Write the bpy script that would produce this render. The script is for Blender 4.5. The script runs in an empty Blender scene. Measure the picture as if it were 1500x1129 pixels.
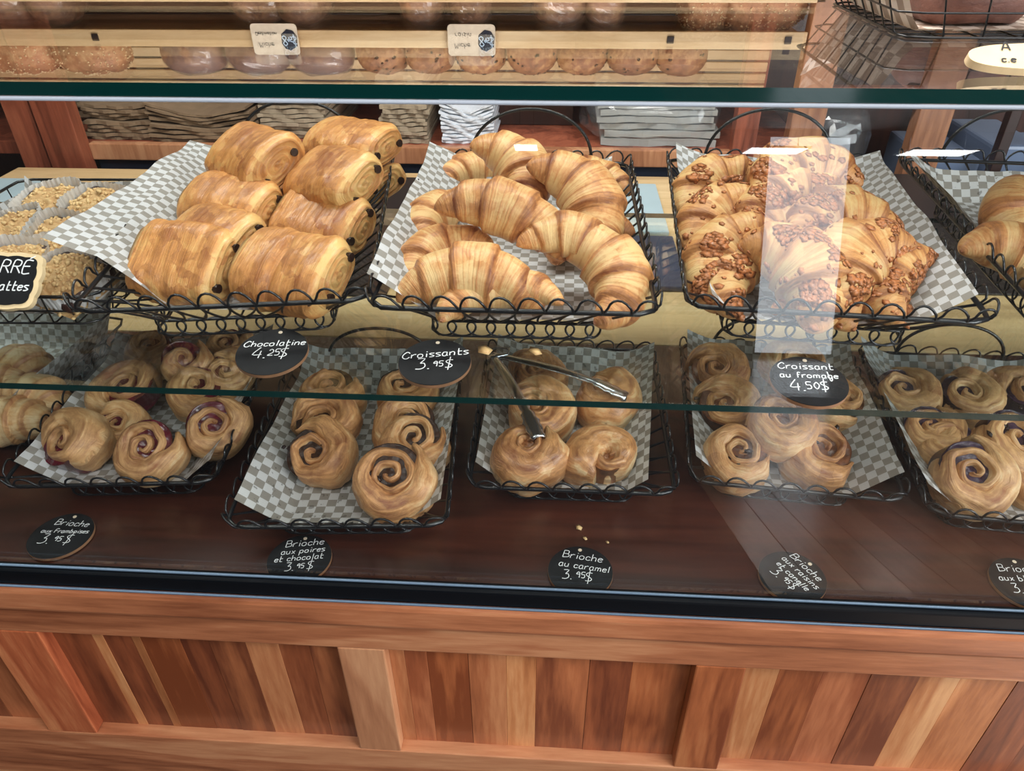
import bpy, bmesh, math, random
import numpy as np
from mathutils import Vector, Matrix, Euler
SC = bpy.context.scene; C = SC.collection
PI = math.pi; R_ = math.radians
# ------------------------------------------------------------------ camera
F_PX, CX, CY, H = 1075.0, 750.0, 564.5, 1.5
nrm = lambda v: np.array(v, float) / np.linalg.norm(v)
DOWN = nrm([12, 1546.5, F_PX]); RT = np.array([19390, 578.5, -F_PX]); RT = nrm(RT - DOWN * RT.dot(DOWN))
FW = np.cross(RT, DOWN); UP = -DOWN
if FW[2] < 0: FW = -FW
cam = bpy.data.cameras.new('camera'); cam.sensor_width = 36; cam.lens = 36 * F_PX / 1500; cam.clip_start = .02
co = bpy.data.objects.new('camera', cam); C.objects.link(co); SC.camera = co
M3 = Matrix(((RT[0], -RT[1], -RT[2]), (FW[0], -FW[1], -FW[2]), (UP[0], -UP[1], -UP[2])))
co.matrix_world = Matrix.Translation((0, 0, H)) @ M3.to_4x4()
def ray(px, py):
    v = np.array([px - CX, py - CY, F_PX]); return np.array([v @ RT, v @ FW, v @ UP])
def P(px, py, z): d = ray(px, py); return Vector(d * ((z - H) / d[2]) + [0, 0, H])
def PY(px, py, Y): d = ray(px, py); return Vector(d * (Y / d[1]) + [0, 0, H])
ZTOP = 1.345
def MY(px, py, Y):          # real place of a thing seen mirrored in the glass top
    p = PY(px, py, Y); p.z = 2 * ZTOP - p.z; return p
# ------------------------------------------------------------------ light
SC.view_settings.view_transform = 'Standard'; SC.view_settings.look = 'None'
SC.view_settings.exposure = 0.0; SC.view_settings.gamma = 1; SC.view_settings.use_curve_mapping = False
W = bpy.data.worlds.new('world'); SC.world = W; W.use_nodes = True
W.node_tree.nodes['Background'].inputs[0].default_value = (.8, .9, 1, 1); W.node_tree.nodes['Background'].inputs[1].default_value = 1.0
def area(name, loc, rot, sx, sy, power, col=(1, 1, 1)):
    l = bpy.data.lights.new(name, 'AREA'); l.shape = 'RECTANGLE'; l.size = sx; l.size_y = sy; l.energy = power; l.color = col
    o = bpy.data.objects.new(name, l); o.location = loc; o.rotation_euler = [R_(a) for a in rot]; C.objects.link(o); return o
PANES = 3.8     # glow of the added door panel
TROFF = 14.0
# daylight of the shop window behind and to the right of the viewer, and the shop's spotlights over the counter
area('shop_window_light', (2.9, -1.0, 1.75), (84, 0, 62), 2.4, 1.5, 135, (.95, .98, 1))
area('counter_lamp', (-.7, -.55, 2.50), (8, 0, 0), 1.2, .35, 15, (1, .97, .93))
area('counter_lamp', (.9, -.25, 2.50), (8, 0, 0), 1.2, .35, 19, (1, .97, .93))
area('rack_fill_light', (-.3, 1.35, 2.52), (8, 0, 0), 2.4, .3, 56, (1, .97, .93))  # added fill that brightens the bread rack for its mirror image
# ------------------------------------------------------------------ materials
def nodes(name):
    m = bpy.data.materials.new(name); m.use_nodes = True; nt = m.node_tree; nt.nodes.clear()
    out = nt.nodes.new('ShaderNodeOutputMaterial'); return m, nt, out
class NT:
    def __init__(s, nt): s.nt = nt
    def __call__(s, t, ins=None, **kw):
        n = s.nt.nodes.new('ShaderNode' + t)
        for k, v in kw.items(): setattr(n, k, v)
        for k, v in (ins or {}).items():
            if isinstance(v, bpy.types.NodeSocket): s.nt.links.new(v, n.inputs[k])
            else: n.inputs[k].default_value = v
        return n
    def ramp(s, fac, stops, interp='LINEAR'):
        n = s.nt.nodes.new('ShaderNodeValToRGB'); s.nt.links.new(fac, n.inputs[0]); e = n.color_ramp.elements; n.color_ramp.interpolation = interp
        while len(e) < len(stops): e.new(.5)
        for el, (p, c) in zip(e, stops): el.position = p; el.color = (*c, 1) if len(c) == 3 else c
        return n.outputs[0]
    def math(s, op, a, b=0.0, clamp=False):
        n = s('Math', {0: a, 1: b}, operation=op, use_clamp=clamp); return n.outputs[0]
def srgb(r, g, b): return tuple(((c / 255) / 12.92 if c / 255 < .04045 else ((c / 255 + .055) / 1.055) ** 2.4) for c in (r, g, b))
def bsdf(N, out, col, rough=.5, normal=None, **kw):
    ins = {'Base Color': col if isinstance(col, bpy.types.NodeSocket) else (*col, 1), 'Roughness': rough}
    if normal is not None: ins['Normal'] = normal
    ins.update({k.replace('_', ' '): v for k, v in kw.items()})
    b = N('BsdfPrincipled', ins); N.nt.links.new(b.outputs[0], out.inputs[0]); return b
def plain(name, col, rough=.5, bump=0, scale=40, var=.0, **kw):
    m, nt, out = nodes(name); N = NT(nt); c = col; nm = None
    tc = N('TexCoord').outputs['Object']; nz = N('TexNoise', {'Vector': tc, 'Scale': scale, 'Detail': 5.0}).outputs[0]
    if var: c = N.ramp(nz, [(.3, tuple(x * (1 - var) for x in col)), (.7, tuple(min(1, x * (1 + var)) for x in col))])
    if bump: nm = N('Bump', {'Height': nz, 'Strength': bump, 'Distance': .002}).outputs[0]
    bsdf(N, out, c, rough, nm, **kw); return m
def wood(name, dark, mid, light, axis='Z', rough=.38, rings=1.0, coat=.25, sc=1.0, rnd=True):
    m, nt, out = nodes(name); N = NT(nt)
    tc = N('TexCoord').outputs['Object']
    if rnd:
        r = N('ObjectInfo').outputs['Random']; off = N('CombineXYZ', {0: N.math('MULTIPLY', r, 7.3), 1: N.math('MULTIPLY', r, 3.1), 2: N.math('MULTIPLY', r, 5.7)}).outputs[0]
        tc = N('VectorMath', {0: tc, 1: off}, operation='ADD').outputs[0]
    st = {'X': (.9, 9, 9), 'Y': (9, .9, 9), 'Z': (9, 9, .9)}[axis]
    v = N('Mapping', {'Vector': tc, 'Scale': tuple(a * sc for a in st)}).outputs[0]
    big = N('TexNoise', {'Vector': v, 'Scale': 1.0, 'Detail': 3.0, 'Distortion': .6}).outputs[0]
    ring = N.math('POWER', N.math('ABSOLUTE', N.math('SINE', N.math('MULTIPLY', big, 26.0 * rings))), 3.0)
    fine = N('TexNoise', {'Vector': v, 'Scale': 16.0, 'Detail': 6.0, 'Roughness': .6}).outputs[0]
    f = N.math('ADD', N.math('MULTIPLY', big, 1.05), N.math('ADD', N.math('MULTIPLY', ring, -.13), N.math('MULTIPLY', N.math('SUBTRACT', fine, .5), .45)))
    c = N.ramp(f, [(.25, dark), (.5, mid), (.75, light)])
    if rnd:
        r2 = N.math('ADD', N.math('MULTIPLY', N('ObjectInfo').outputs['Random'], .35), .82)
        c = N('VectorMath', {0: c, 3: r2}, operation='SCALE').outputs[0]
    nm = N('Bump', {'Height': fine, 'Strength': .12, 'Distance': .001}).outputs[0]
    bsdf(N, out, c, rough, nm, Coat_Weight=coat, Coat_Roughness=.2); return m
def pastry(name, pale, mid, dark, su=80, sv=2.5, stripe=.32, gloss=.33, blotch=.35, spots=None, flake=.12, fs=42.0):
    m, nt, out = nodes(name); N = NT(nt)
    tco = N('TexCoord'); uv = tco.outputs['UV']; ob = tco.outputs['Object']
    dist = N('TexNoise', {'Vector': ob, 'Scale': 22.0, 'Detail': 2.0}).outputs[1]
    uvd = N('VectorMath', {0: uv, 1: N('VectorMath', {0: dist, 1: (.05, .2, 0)}, operation='MULTIPLY').outputs[0]}, operation='ADD').outputs[0]
    mp = N('Mapping', {'Vector': uvd, 'Scale': (su, sv, 1)}).outputs[0]
    line = N('TexNoise', {'Vector': mp, 'Scale': 1.0, 'Detail': 4.0, 'Roughness': .6}).outputs[0]
    bl = N('TexNoise', {'Vector': ob, 'Scale': 46.0, 'Detail': 8.0, 'Roughness': .7, 'Distortion': .5}).outputs[0]
    ts = N('Attribute', attribute_name='toast').outputs['Fac']
    f = N.math('ADD', ts, N.math('ADD', N.math('MULTIPLY', N.math('SUBTRACT', line, .5), stripe * 2.4), N.math('MULTIPLY', N.math('SUBTRACT', bl, .5), blotch * 2.2)))
    obd = N('VectorMath', {0: ob, 1: N('VectorMath', {0: N('TexNoise', {'Vector': ob, 'Scale': 70.0, 'Detail': 4.0}).outputs[1], 3: .02}, operation='SCALE').outputs[0]}, operation='ADD').outputs[0]
    vor = N('TexVoronoi', {'Vector': obd, 'Scale': fs}).outputs[1]; vr = N('SeparateColor', {0: vor}).outputs[0]
    f = N.math('ADD', f, N.math('MULTIPLY', N.math('SUBTRACT', vr, .5), flake * 1.6))
    c = N.ramp(f, [(.05, pale), (.45, mid), (.72, tuple((a * 1.3 + b) / 2.6 for a, b in zip(mid, dark))), (1.0, dark)])
    fin = N('TexNoise', {'Vector': N('Mapping', {'Vector': uvd, 'Scale': (su * 2.0, sv * 2.6, 1)}).outputs[0], 'Scale': 1.0, 'Detail': 6.0, 'Roughness': .7, 'Distortion': .8}).outputs[0]
    if spots:
        vo = N('TexVoronoi', {'Vector': ob, 'Scale': spots[0]}).outputs[0]
        k = N.math('LESS_THAN', vo, spots[1]); c = N('Mix', {0: k, 6: c, 7: (*spots[2], 1)}, data_type='RGBA').outputs[2]
    h = N.math('ADD', N.math('ADD', N.math('MULTIPLY', vr, flake * 1.8), N.math('MULTIPLY', line, .8)), N.math('ADD', N.math('MULTIPLY', fin, .6), N.math('MULTIPLY', bl, .5)))
    nm = N('Bump', {'Height': h, 'Strength': .8, 'Distance': .003}).outputs[0]
    bsdf(N, out, c, gloss + .12, nm, Coat_Weight=.3, Coat_Roughness=gloss, Subsurface_Weight=0.0); return m
def thin_glass(name, tint=(.97, 1, .985), ior=1.5, rough=0.0, dust=0.0):
    m, nt, out = nodes(name); N = NT(nt)
    bf = N('NewGeometry').outputs['Backfacing']
    i = N.math('ADD', N.math('MULTIPLY', bf, 1 / ior - ior), ior)
    fr = N('Fresnel', {'IOR': i}).outputs[0]
    tr = N('BsdfTransparent', {0: (*tint, 1)}); gl = N('BsdfGlossy', {'Color': (1, 1, 1, 1), 'Roughness': rough})
    base = tr.outputs[0]
    if dust:
        nz = N('TexNoise', {'Vector': N('TexCoord').outputs['Object'], 'Scale': 3.0, 'Detail': 3.0}).outputs[0]
        base = N('MixShader', {0: N.math('MULTIPLY', nz, dust), 1: tr.outputs[0], 2: N('BsdfDiffuse', {0: (.8, .85, .9, 1)}).outputs[0]}).outputs[0]
    mx = N('MixShader', {0: fr, 1: base, 2: gl.outputs[0]}); nt.links.new(mx.outputs[0], out.inputs[0]); return m
def emit(name, col, s):
    m, nt, out = nodes(name); N = NT(nt); e = N('Emission', {0: (*col, 1), 1: s}); nt.links.new(e.outputs[0], out.inputs[0]); return m
CH_D, CH_M, CH_L = srgb(110, 50, 26), srgb(170, 88, 48), srgb(212, 140, 88)
M = {}
M['cherry_h'] = wood('cherry horizontal grain', srgb(128, 72, 46), srgb(178, 112, 76), srgb(212, 152, 110), 'X')
M['cherry_v'] = wood('cherry vertical grain', srgb(125, 58, 34), srgb(170, 92, 58), srgb(208, 138, 92), 'Z')
M['plank_dark'] = wood('dark cherry plank', srgb(104, 52, 32), srgb(150, 82, 50), srgb(190, 118, 78), 'Z')
M['plank_mid'] = wood('mid cherry plank', srgb(120, 64, 40), srgb(172, 102, 64), srgb(208, 142, 96), 'Z', rings=.8)
M['plank_light'] = wood('light cherry plank', srgb(146, 84, 48), srgb(190, 124, 78), srgb(222, 166, 116), 'Z', rings=.7)
M['plank_orange'] = wood('orange cherry plank', srgb(130, 66, 36), srgb(178, 102, 60), srgb(208, 138, 88), 'Z', rings=1.3)
M['deck'] = wood('dark varnished deck', srgb(44, 20, 13), srgb(66, 31, 21), srgb(88, 44, 30), 'X', rough=.3, coat=.4, sc=.6, rnd=False)
M['beige'] = wood('beige maple counter', srgb(176, 146, 104), srgb(200, 170, 124), srgb(216, 190, 146), 'X', rough=.45, rings=.5)
M['pine'] = wood('pale pine', srgb(200, 165, 118), srgb(222, 190, 146), srgb(236, 210, 170), 'X', rough=.5, rings=.4)
M['post'] = wood('rear post wood', srgb(100, 50, 34), srgb(142, 76, 54), srgb(170, 98, 70), 'Z')
M['post_light'] = wood('rear post light wood', srgb(140, 90, 62), srgb(172, 118, 84), srgb(196, 146, 108), 'Z')
M['brownboard'] = wood('brown shelf board', srgb(120, 84, 62), srgb(158, 114, 86), srgb(182, 138, 108), 'X')
M['floor'] = wood('floor planks', srgb(140, 112, 92), srgb(168, 138, 114), srgb(188, 160, 136), 'Y', rough=.2)
M['blackmetal'] = plain('black enamelled rail', (.004, .005, .007), .35, Specular_IOR_Level=.2)
M['trim'] = plain('satin aluminium trim', (.42, .47, .55), .4)
M['blueglint'] = plain('blue edge highlight', (.14, .21, .30), .3, Metallic=.3)
M['chrome'] = plain('bright trim', (.62, .68, .8), .32, Metallic=1.0)
M['wire'] = plain('black wire', (.006, .007, .009), .3, Coat_Weight=.25, Coat_Roughness=.15)
M['teal_edge'] = plain('green glass edge', (.002, .026, .024), .08, Coat_Weight=1.0)
M['glass'] = thin_glass('clear glass'); M['glass_front'] = thin_glass('front glass', (.97, .985, .985), 1.52, dust=.004)
M['glass_top'] = thin_glass('thick green glass', (.85, .875, .87), 1.52)
M['plastic'] = thin_glass('plastic film', (.94, .95, .95), 1.6, .12, dust=.10)
M['slate'] = plain('black chalkboard', (.007, .0075, .009), .6, .2, 60, .3, Specular_IOR_Level=.2)
M['slate_wood'] = plain('pale wooden disc edge', srgb(140, 100, 70), .6, .2, 50, .15)
M['chalk'] = plain('white chalk', (.85, .86, .88), .9)
M['bluechalk'] = plain('pale blue chalk', (.6, .75, .9), .9)
M['ink'] = plain('dark ink', (.03, .03, .03), .7)
M['cream'] = plain('cream card', srgb(226, 208, 184), .6, .1, 60, .06)
M['signwood'] = plain('pale sign wood', srgb(240, 212, 166), .5, .2, 40, .08)
M['choc'] = plain('dark chocolate', srgb(38, 20, 16), .35, .5, 200, .3)
M['steel'] = plain('polished steel', (.62, .64, .67), .2, Metallic=1.0)
M['kraft'] = plain('kraft paper', srgb(128, 106, 82), .75, .3, 30, .12)
M['kraft2'] = plain('pale kraft paper', srgb(158, 142, 120), .75, .3, 30, .1)
M['greycard'] = plain('grey cardboard', srgb(160, 160, 156), .6, .1, 20, .05)
M['whitepaper'] = plain('white paper', srgb(214, 220, 228), .7, .15, 30, .04)
M['cup'] = plain('white baking paper', srgb(226, 224, 222), .65, .15, 60, .03)
M['bins'] = plain('pale blue grey plastic', srgb(112, 128, 156), .35)
M['navy'] = plain('blue grey steel', srgb(60, 68, 88), .35, .0, 5, .05)
M['dark'] = plain('dark cabinet', srgb(34, 26, 26), .5, .1, 6, .2)
M['darkbrown'] = wood('dark brown cabinet', srgb(40, 22, 17), srgb(58, 32, 25), srgb(74, 42, 32), 'Z')
M['board'] = plain('pale cutting board', srgb(170, 192, 200), .4, .05, 8, .04)
M['wall'] = plain('painted wall', srgb(96, 88, 82), .8, .1, 20, .04)
M['ceil'] = plain('ceiling white', srgb(200, 200, 198), .85)
M['pane'] = emit('added glowing pane', (.86, .93, 1), PANES)
M['troffer'] = emit('ceiling light diffuser', (.97, .98, 1), TROFF)
PALE, MID, DARK = srgb(242, 208, 140), srgb(216, 152, 82), srgb(132, 66, 30)
M['croissant'] = pastry('croissant crust', srgb(243, 201, 138), srgb(217, 148, 86), srgb(136, 70, 38), 46, 1.2, .55, blotch=.55)
M['chocolatine'] = pastry('chocolatine crust', srgb(242, 196, 124), srgb(221, 152, 84), srgb(160, 88, 42), 24, 4.0, .30, .24, .50, flake=.2, fs=55.0)
M['cheesecr'] = pastry('cheese croissant crust', srgb(238, 198, 134), srgb(218, 152, 88), srgb(146, 76, 38), 40, 1.2, .5, .36, .5)
M['roll'] = pastry('brioche crust', srgb(240, 204, 152), srgb(214, 156, 100), srgb(146, 86, 50), 3, 22, .58, .34, .5)
M['rollpale'] = pastry('pale brioche crust', srgb(238, 208, 160), srgb(214, 164, 110), srgb(156, 96, 58), 3, 20, .5, .38, .45)
M['caramel'] = pastry('caramel glazed crust', srgb(246, 216, 166), srgb(216, 156, 100), srgb(136, 78, 44), 3, 18, .55, .22, .5)
M['berry'] = plain('raspberry jam', srgb(88, 18, 34), .25, .8, 120, .4, Coat_Weight=.5)
M['darkfill'] = plain('dark chocolate filling', srgb(56, 34, 22), .4, .9, 140, .6)
M['cinn'] = plain('cinnamon filling', srgb(104, 62, 38), .4, .9, 120, .5)
M['carafill'] = plain('caramel filling', srgb(150, 98, 58), .35, .9, 120, .35)
M['blue'] = plain('blueberry filling', srgb(58, 40, 58), .3, .9, 120, .5)
M['raisin'] = plain('raisin', srgb(40, 22, 18), .35, .6, 200, .3)
M['cheese'] = plain('baked cheese crust', srgb(188, 116, 66), .45, .9, 160, .35, Coat_Weight=.3)
M['crumble'] = pastry('oat crumble', srgb(226, 190, 134), srgb(198, 152, 96), srgb(140, 88, 48), 8, 8, .1, .6, .55)
M['datefill'] = plain('date filling', srgb(60, 34, 28), .4, .8, 120, .3)
M['loaf'] = pastry('raisin loaf crust', srgb(214, 166, 110), srgb(158, 104, 68), srgb(92, 54, 36), 4, 4, .2, .5, .6)
M['darkloaf'] = pastry('dark loaf crust', srgb(190, 140, 100), srgb(142, 96, 76), srgb(92, 58, 50), 4, 4, .2, .35, .45)
M['seeded'] = pastry('seeded loaf crust', srgb(220, 180, 130), srgb(176, 120, 80), srgb(116, 70, 44), 4, 4, .2, .5, .5)
M['seed'] = plain('sesame seed', srgb(226, 200, 156), .5)
M['brownie'] = pastry('dark cocoa crust', srgb(120, 76, 60), srgb(96, 56, 44), srgb(56, 30, 24), 4, 4, .2, .5, .5)
M['cable'] = plain('black nylon wrap', (.01, .011, .014), .3, .6, 200, .2, Coat_Weight=.4)
def checker(name, a, b, size=.0125, stain=0):
    m, nt, out = nodes(name); N = NT(nt); uv = N('TexCoord').outputs['UV']
    ck = N('TexChecker', {'Vector': uv, 'Color1': (*a, 1), 'Color2': (*b, 1), 'Scale': 1 / size}).outputs[0]
    c = ck
    nz = N('TexNoise', {'Vector': uv, 'Scale': 90.0, 'Detail': 3.0}).outputs[0]
    k = N.math('GREATER_THAN', nz, .72 - stain)
    c = N('Mix', {0: N.math('MULTIPLY', k, .55), 6: c, 7: (*srgb(60, 50, 40), 1)}, data_type='RGBA').outputs[2]
    nm = N('Bump', {'Height': N('TexNoise', {'Vector': uv, 'Scale': 25.0, 'Detail': 3.0}).outputs[0], 'Strength': .3, 'Distance': .004}).outputs[0]
    bsdf(N, out, c, .55, nm); return m
M['check'] = checker('chequered greaseproof paper', srgb(200, 200, 201), srgb(146, 141, 134))
M['check_stain'] = checker('grease stained chequered paper', srgb(196, 196, 195), srgb(138, 133, 125), stain=.08)
# ------------------------------------------------------------------ object helpers
def basis(o):
    m = o.matrix_basis
    return (basis(o.parent) @ o.matrix_parent_inverse @ m) if o.parent else m
def link(o, parent=None, mat=None, keep=True):
    C.objects.link(o)
    if mat: o.data.materials.append(M[mat] if isinstance(mat, str) else mat)
    if parent:
        o.parent = parent
        if keep: o.matrix_parent_inverse = basis(parent).inverted()
    return o
def tag(o, label=None, cat=None, group=None, kind=None):
    if label: o['label'] = label
    if cat: o['category'] = cat
    if group: o['group'] = group
    if kind: o['kind'] = kind
    return o
def empty(name, loc, label, cat, group=None, rot=(0, 0, 0)):
    o = bpy.data.objects.new(name, None); o.empty_display_size = .05; o.location = loc; o.rotation_euler = rot; C.objects.link(o)
    return tag(o, label, cat, group)
def mesh(name, V, Fs, smooth=True, uv=None, toast=None):
    me = bpy.data.meshes.new(name); me.from_pydata([tuple(map(float, v)) for v in V], [], Fs)
    if smooth: me.polygons.foreach_set('use_smooth', [True] * len(me.polygons))
    if uv is not None:
        ul = me.uv_layers.new(name='UVMap'); li = np.zeros(len(me.loops), int); me.loops.foreach_get('vertex_index', li)
        ul.data.foreach_set('uv', np.asarray(uv, float)[li].ravel())
    if toast is not None:
        a = me.attributes.new('toast', 'FLOAT', 'POINT'); a.data.foreach_set('value', np.asarray(toast, float).ravel())
    me.update(); return me
def obj(name, me, mat, parent=None, keep=False):
    return link(bpy.data.objects.new(name, me), parent, mat, keep)
def grid(nu, nv, cu=False, cv=False):
    F = []
    for i in range(nu if cu else nu - 1):
        for j in range(nv if cv else nv - 1):
            a, b = i * nv + j, ((i + 1) % nu) * nv + j; c, d = ((i + 1) % nu) * nv + (j + 1) % nv, i * nv + (j + 1) % nv
            F.append((a, b, c, d))
    return F
def box(name, c, s, mat, parent=None, bev=.002, rot=None):
    bm = bmesh.new(); bmesh.ops.create_cube(bm, size=1); bmesh.ops.scale(bm, vec=s, verts=bm.verts)
    if bev: bmesh.ops.bevel(bm, geom=bm.edges[:], offset=min(bev, min(s) * .45), segments=2, affect='EDGES', profile=.6)
    me = bpy.data.meshes.new(name); bm.to_mesh(me); bm.free()
    o = bpy.data.objects.new(name, me); o.location = c
    if rot: o.rotation_euler = rot
    return link(o, parent, mat)
def box2(name, lo, hi, mat, parent=None, bev=.002):
    return box(name, [(a + b) / 2 for a, b in zip(lo, hi)], [b - a for a, b in zip(lo, hi)], mat, parent, bev)
def tube_data(pts, r, closed=False, sides=6, rad=None):
    p = np.array(pts, float); n = len(p)
    t = np.roll(p, -1, 0) - np.roll(p, 1, 0) if closed else np.gradient(p, axis=0)
    t /= np.linalg.norm(t, axis=1)[:, None] + 1e-12
    u = np.cross(t[0], [0, 0, 1.]);
    if np.linalg.norm(u) < 1e-3: u = np.cross(t[0], [1., 0, 0])
    u /= np.linalg.norm(u); V = []
    for i in range(n):
        u = u - t[i] * (u @ t[i]); u /= np.linalg.norm(u) + 1e-12; w = np.cross(t[i], u)
        rr = r if rad is None else rad[i]
        for k in range(sides):
            a = 2 * PI * k / sides; V.append(p[i] + rr * (math.cos(a) * u + math.sin(a) * w))
    F = grid(n, sides, closed, True)
    if not closed: F += [tuple(range(sides))[::-1], tuple((n - 1) * sides + k for k in range(sides))]
    return V, F
def tubes(name, lines, mat, parent=None, sides=6, keep=False):
    V, F = [], []
    for pts, r, cl in lines:
        v, f = tube_data(pts, r, cl, sides); o = len(V); V += v; F += [tuple(i + o for i in q) for q in f]
    return obj(name, mesh(name, V, F), mat, parent, keep)
def fbm(Pn, seed, freq, octs=3, gain=.5):
    rs = np.random.RandomState(seed); out = np.zeros(len(Pn)); amp = 1
    for o in range(octs):
        for k in range(5):
            d = rs.normal(size=3); d /= np.linalg.norm(d); e = rs.normal(size=3); e /= np.linalg.norm(e)
            out += amp * .45 * np.sin(Pn @ d * freq + rs.rand() * 6.28) * np.cos(Pn @ e * freq * .7 + rs.rand() * 6.28)
        freq *= 2.1; amp *= gain
    return out
sst = lambda a, b, x: np.clip((x - a) / (b - a), 0, 1) ** 2 * (3 - 2 * np.clip((x - a) / (b - a), 0, 1))
# ------------------------------------------------------------------ handwriting (chalk strokes)
G = {
'a': (5, '45,15,02,10,30,42;45,41,50'), 'b': (5, '09,00;04,25,43,41,20,00'), 'c': (4, '44,25,04,01,20,41'), 'd': (5, '44,15,02,10,30,42;49,41,50'),
'e': (4, '03,33,44,25,04,01,20,41'), 'f': (4, '48,29,17,10;05,35'), 'g': (5, '45,15,02,10,30,42;45,4a,2c,0b'), 'h': (5, '09,00;03,25,44,40'),
'i': (2, '15,10;18,17'), 'l': (2, '19,10'), 'm': (7, '05,00;03,15,34,30;33,45,64,60'), 'n': (5, '05,00;03,25,44,40'),
'o': (5, '25,04,01,20,41,44,25'), 'p': (5, '05,0c;04,25,44,41,20,01'), 'r': (4, '05,00;03,25,45'), 's': (4, '45,15,04,32,41,20,00'),
't': (4, '19,11,20,40;05,45'), 'u': (5, '05,01,20,41;45,40'), 'x': (4, '05,40;45,00'), 'v': (4, '05,20,45'),
'A': (6, '00,39,60;13,53'), 'B': (6, '09,00;09,49,57,45,05;45,63,51,00'), 'C': (6, '67,49,28,05,02,20,40,62'), 'D': (6, '09,00;09,48,65,52,00'),
'E': (5, '59,09,00,50;05,45'), 'É': (5, '59,09,00,50;05,45;2k,5j'), 'M': (7, '00,19,34,59,70'), 'R': (6, '00,09,49,57,45,05;25,60'), 'F': (5, '59,09,00;05,45'), '-': (4, '0a,3a'),
'0': (5, '29,06,03,20,43,46,29'), '2': (5, '07,29,47,44,00,50'), '3': (5, '09,49,25,45,52,30,00'), '4': (5, '39,03,53;46,40'), '5': (5, '49,09,05,35,42,30,00'),
'8': (5, '29,07,42,20,02,47,29'), '9': (5, '47,29,06,15,46;47,40'), '.': (2, '00,10'), '$': (5, '48,18,06,43,31,01;2b,2m'), "'": (2, '19,17'), ' ': (3, '')}
def glyph_lines(s, x, y, size, ang=0, jit=0.0, rng=None):
    """polylines of the text s, centred on x, y (sign units)"""
    def yy(c):
        if c == 'a': return -2.2
        if c == 'b': return 11
        if c == 'c': return -4
        if c == 'm': return -1.5
        if c == 'k': return 10.5
        if c == 'j': return 12.5
        return float(c)
    out = []; cur = 0; tot = sum(G[c][0] + 1.6 for c in s) - 1.6
    for c in s:
        w, st = G[c]
        for seg in st.split(';'):
            if not seg: continue
            pts = []
            for p in seg.split(','):
                if c == '-' : px_, py_ = float(p[0]), 5.0
                else: px_, py_ = float(p[0]), yy(p[1])
                pts.append((px_ + py_ * .12, py_))
            # round the corners (Catmull-Rom)
            q = []
            if len(pts) > 2:
                e = [pts[0]] + pts + [pts[-1]]
                for i in range(1, len(e) - 2):
                    for t in (0, .33, .66):
                        q.append(tuple(.5 * ((2 * e[i][k]) + (-e[i - 1][k] + e[i + 1][k]) * t + (2 * e[i - 1][k] - 5 * e[i][k] + 4 * e[i + 1][k] - e[i + 2][k]) * t * t + (-e[i - 1][k] + 3 * e[i][k] - 3 * e[i + 1][k] + e[i + 2][k]) * t ** 3) for k in (0, 1)))
                q.append(pts[-1])
            else: q = pts
            out.append([((cur + a - tot / 2) * size / 9, b * size / 9) for a, b in q])
        cur += w + 1.6
    ca, sa = math.cos(ang), math.sin(ang)
    return [[(x + a * ca - b * sa, y + a * sa + b * ca) for a, b in l] for l in out]
def ribbon(name, lines, wdt, z, mat, parent, th=.0003):
    V, F = [], []
    for l in lines:
        n = len(l); o = len(V)
        for i, (a, b) in enumerate(l):
            d = np.array(l[min(i + 1, n - 1)]) - np.array(l[max(i - 1, 0)]); d = d / (np.linalg.norm(d) + 1e-9)
            nx, ny = -d[1] * wdt / 2, d[0] * wdt / 2
            V += [(a + nx, b + ny, z + th), (a - nx, b - ny, z + th)]
        for i in range(n - 1): F.append((o + 2 * i, o + 2 * i + 1, o + 2 * i + 3, o + 2 * i + 2))
    return obj(name, mesh(name, V, F, False), mat, parent)
# ------------------------------------------------------------------ room shell
def struct(o): o['kind'] = 'structure'; return o
XL, XR, YF, YB, ZC = -4.2, 6.6, -9.0, 3.0, 3.05; ZT = 2.56
fl = struct(box2('floor', (XL, YF, -.04), (XR, YB, -.012), 'dark', None, 0))
x = XL; k = 0
while x < XR - .01:
    if 0.75 < x < 4.6:
        o = box2('floor_plank', (x + .0015, YF, -.012), (x + .1785, 0.45, 0), 'floor', fl, .001)
    k += 1; x += .18
box2('floor_side', (XL, YF, -.012), (.84 - .001, .45, 0), 'dark', fl, 0); box2('floor_side', (4.80, YF, -.012), (XR, .45, 0), 'floor', fl, 0)  # unseen floor coloured dark left, pale right, to shape haze in the glass
struct(box2('ceiling', (XL, YF, ZC), (XR, YB, ZC + .05), 'ceil', None, 0))
struct(box2('wall_left', (XL - .1, YF, 0), (XL, YB, ZC), 'wall', None, 0))
struct(box2('wall_right', (XR, YF, 0), (XR + .1, YB, ZC), 'wall', None, 0))
struct(box2('wall_back', (XL, YB, 0), (XR, YB + .1, ZC), 'darkbrown', None, 0))
wf = struct(box2('wall_front', (XL, YF - .1, 0), (XR, YF, ZC), 'wall', None, 0))
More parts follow.
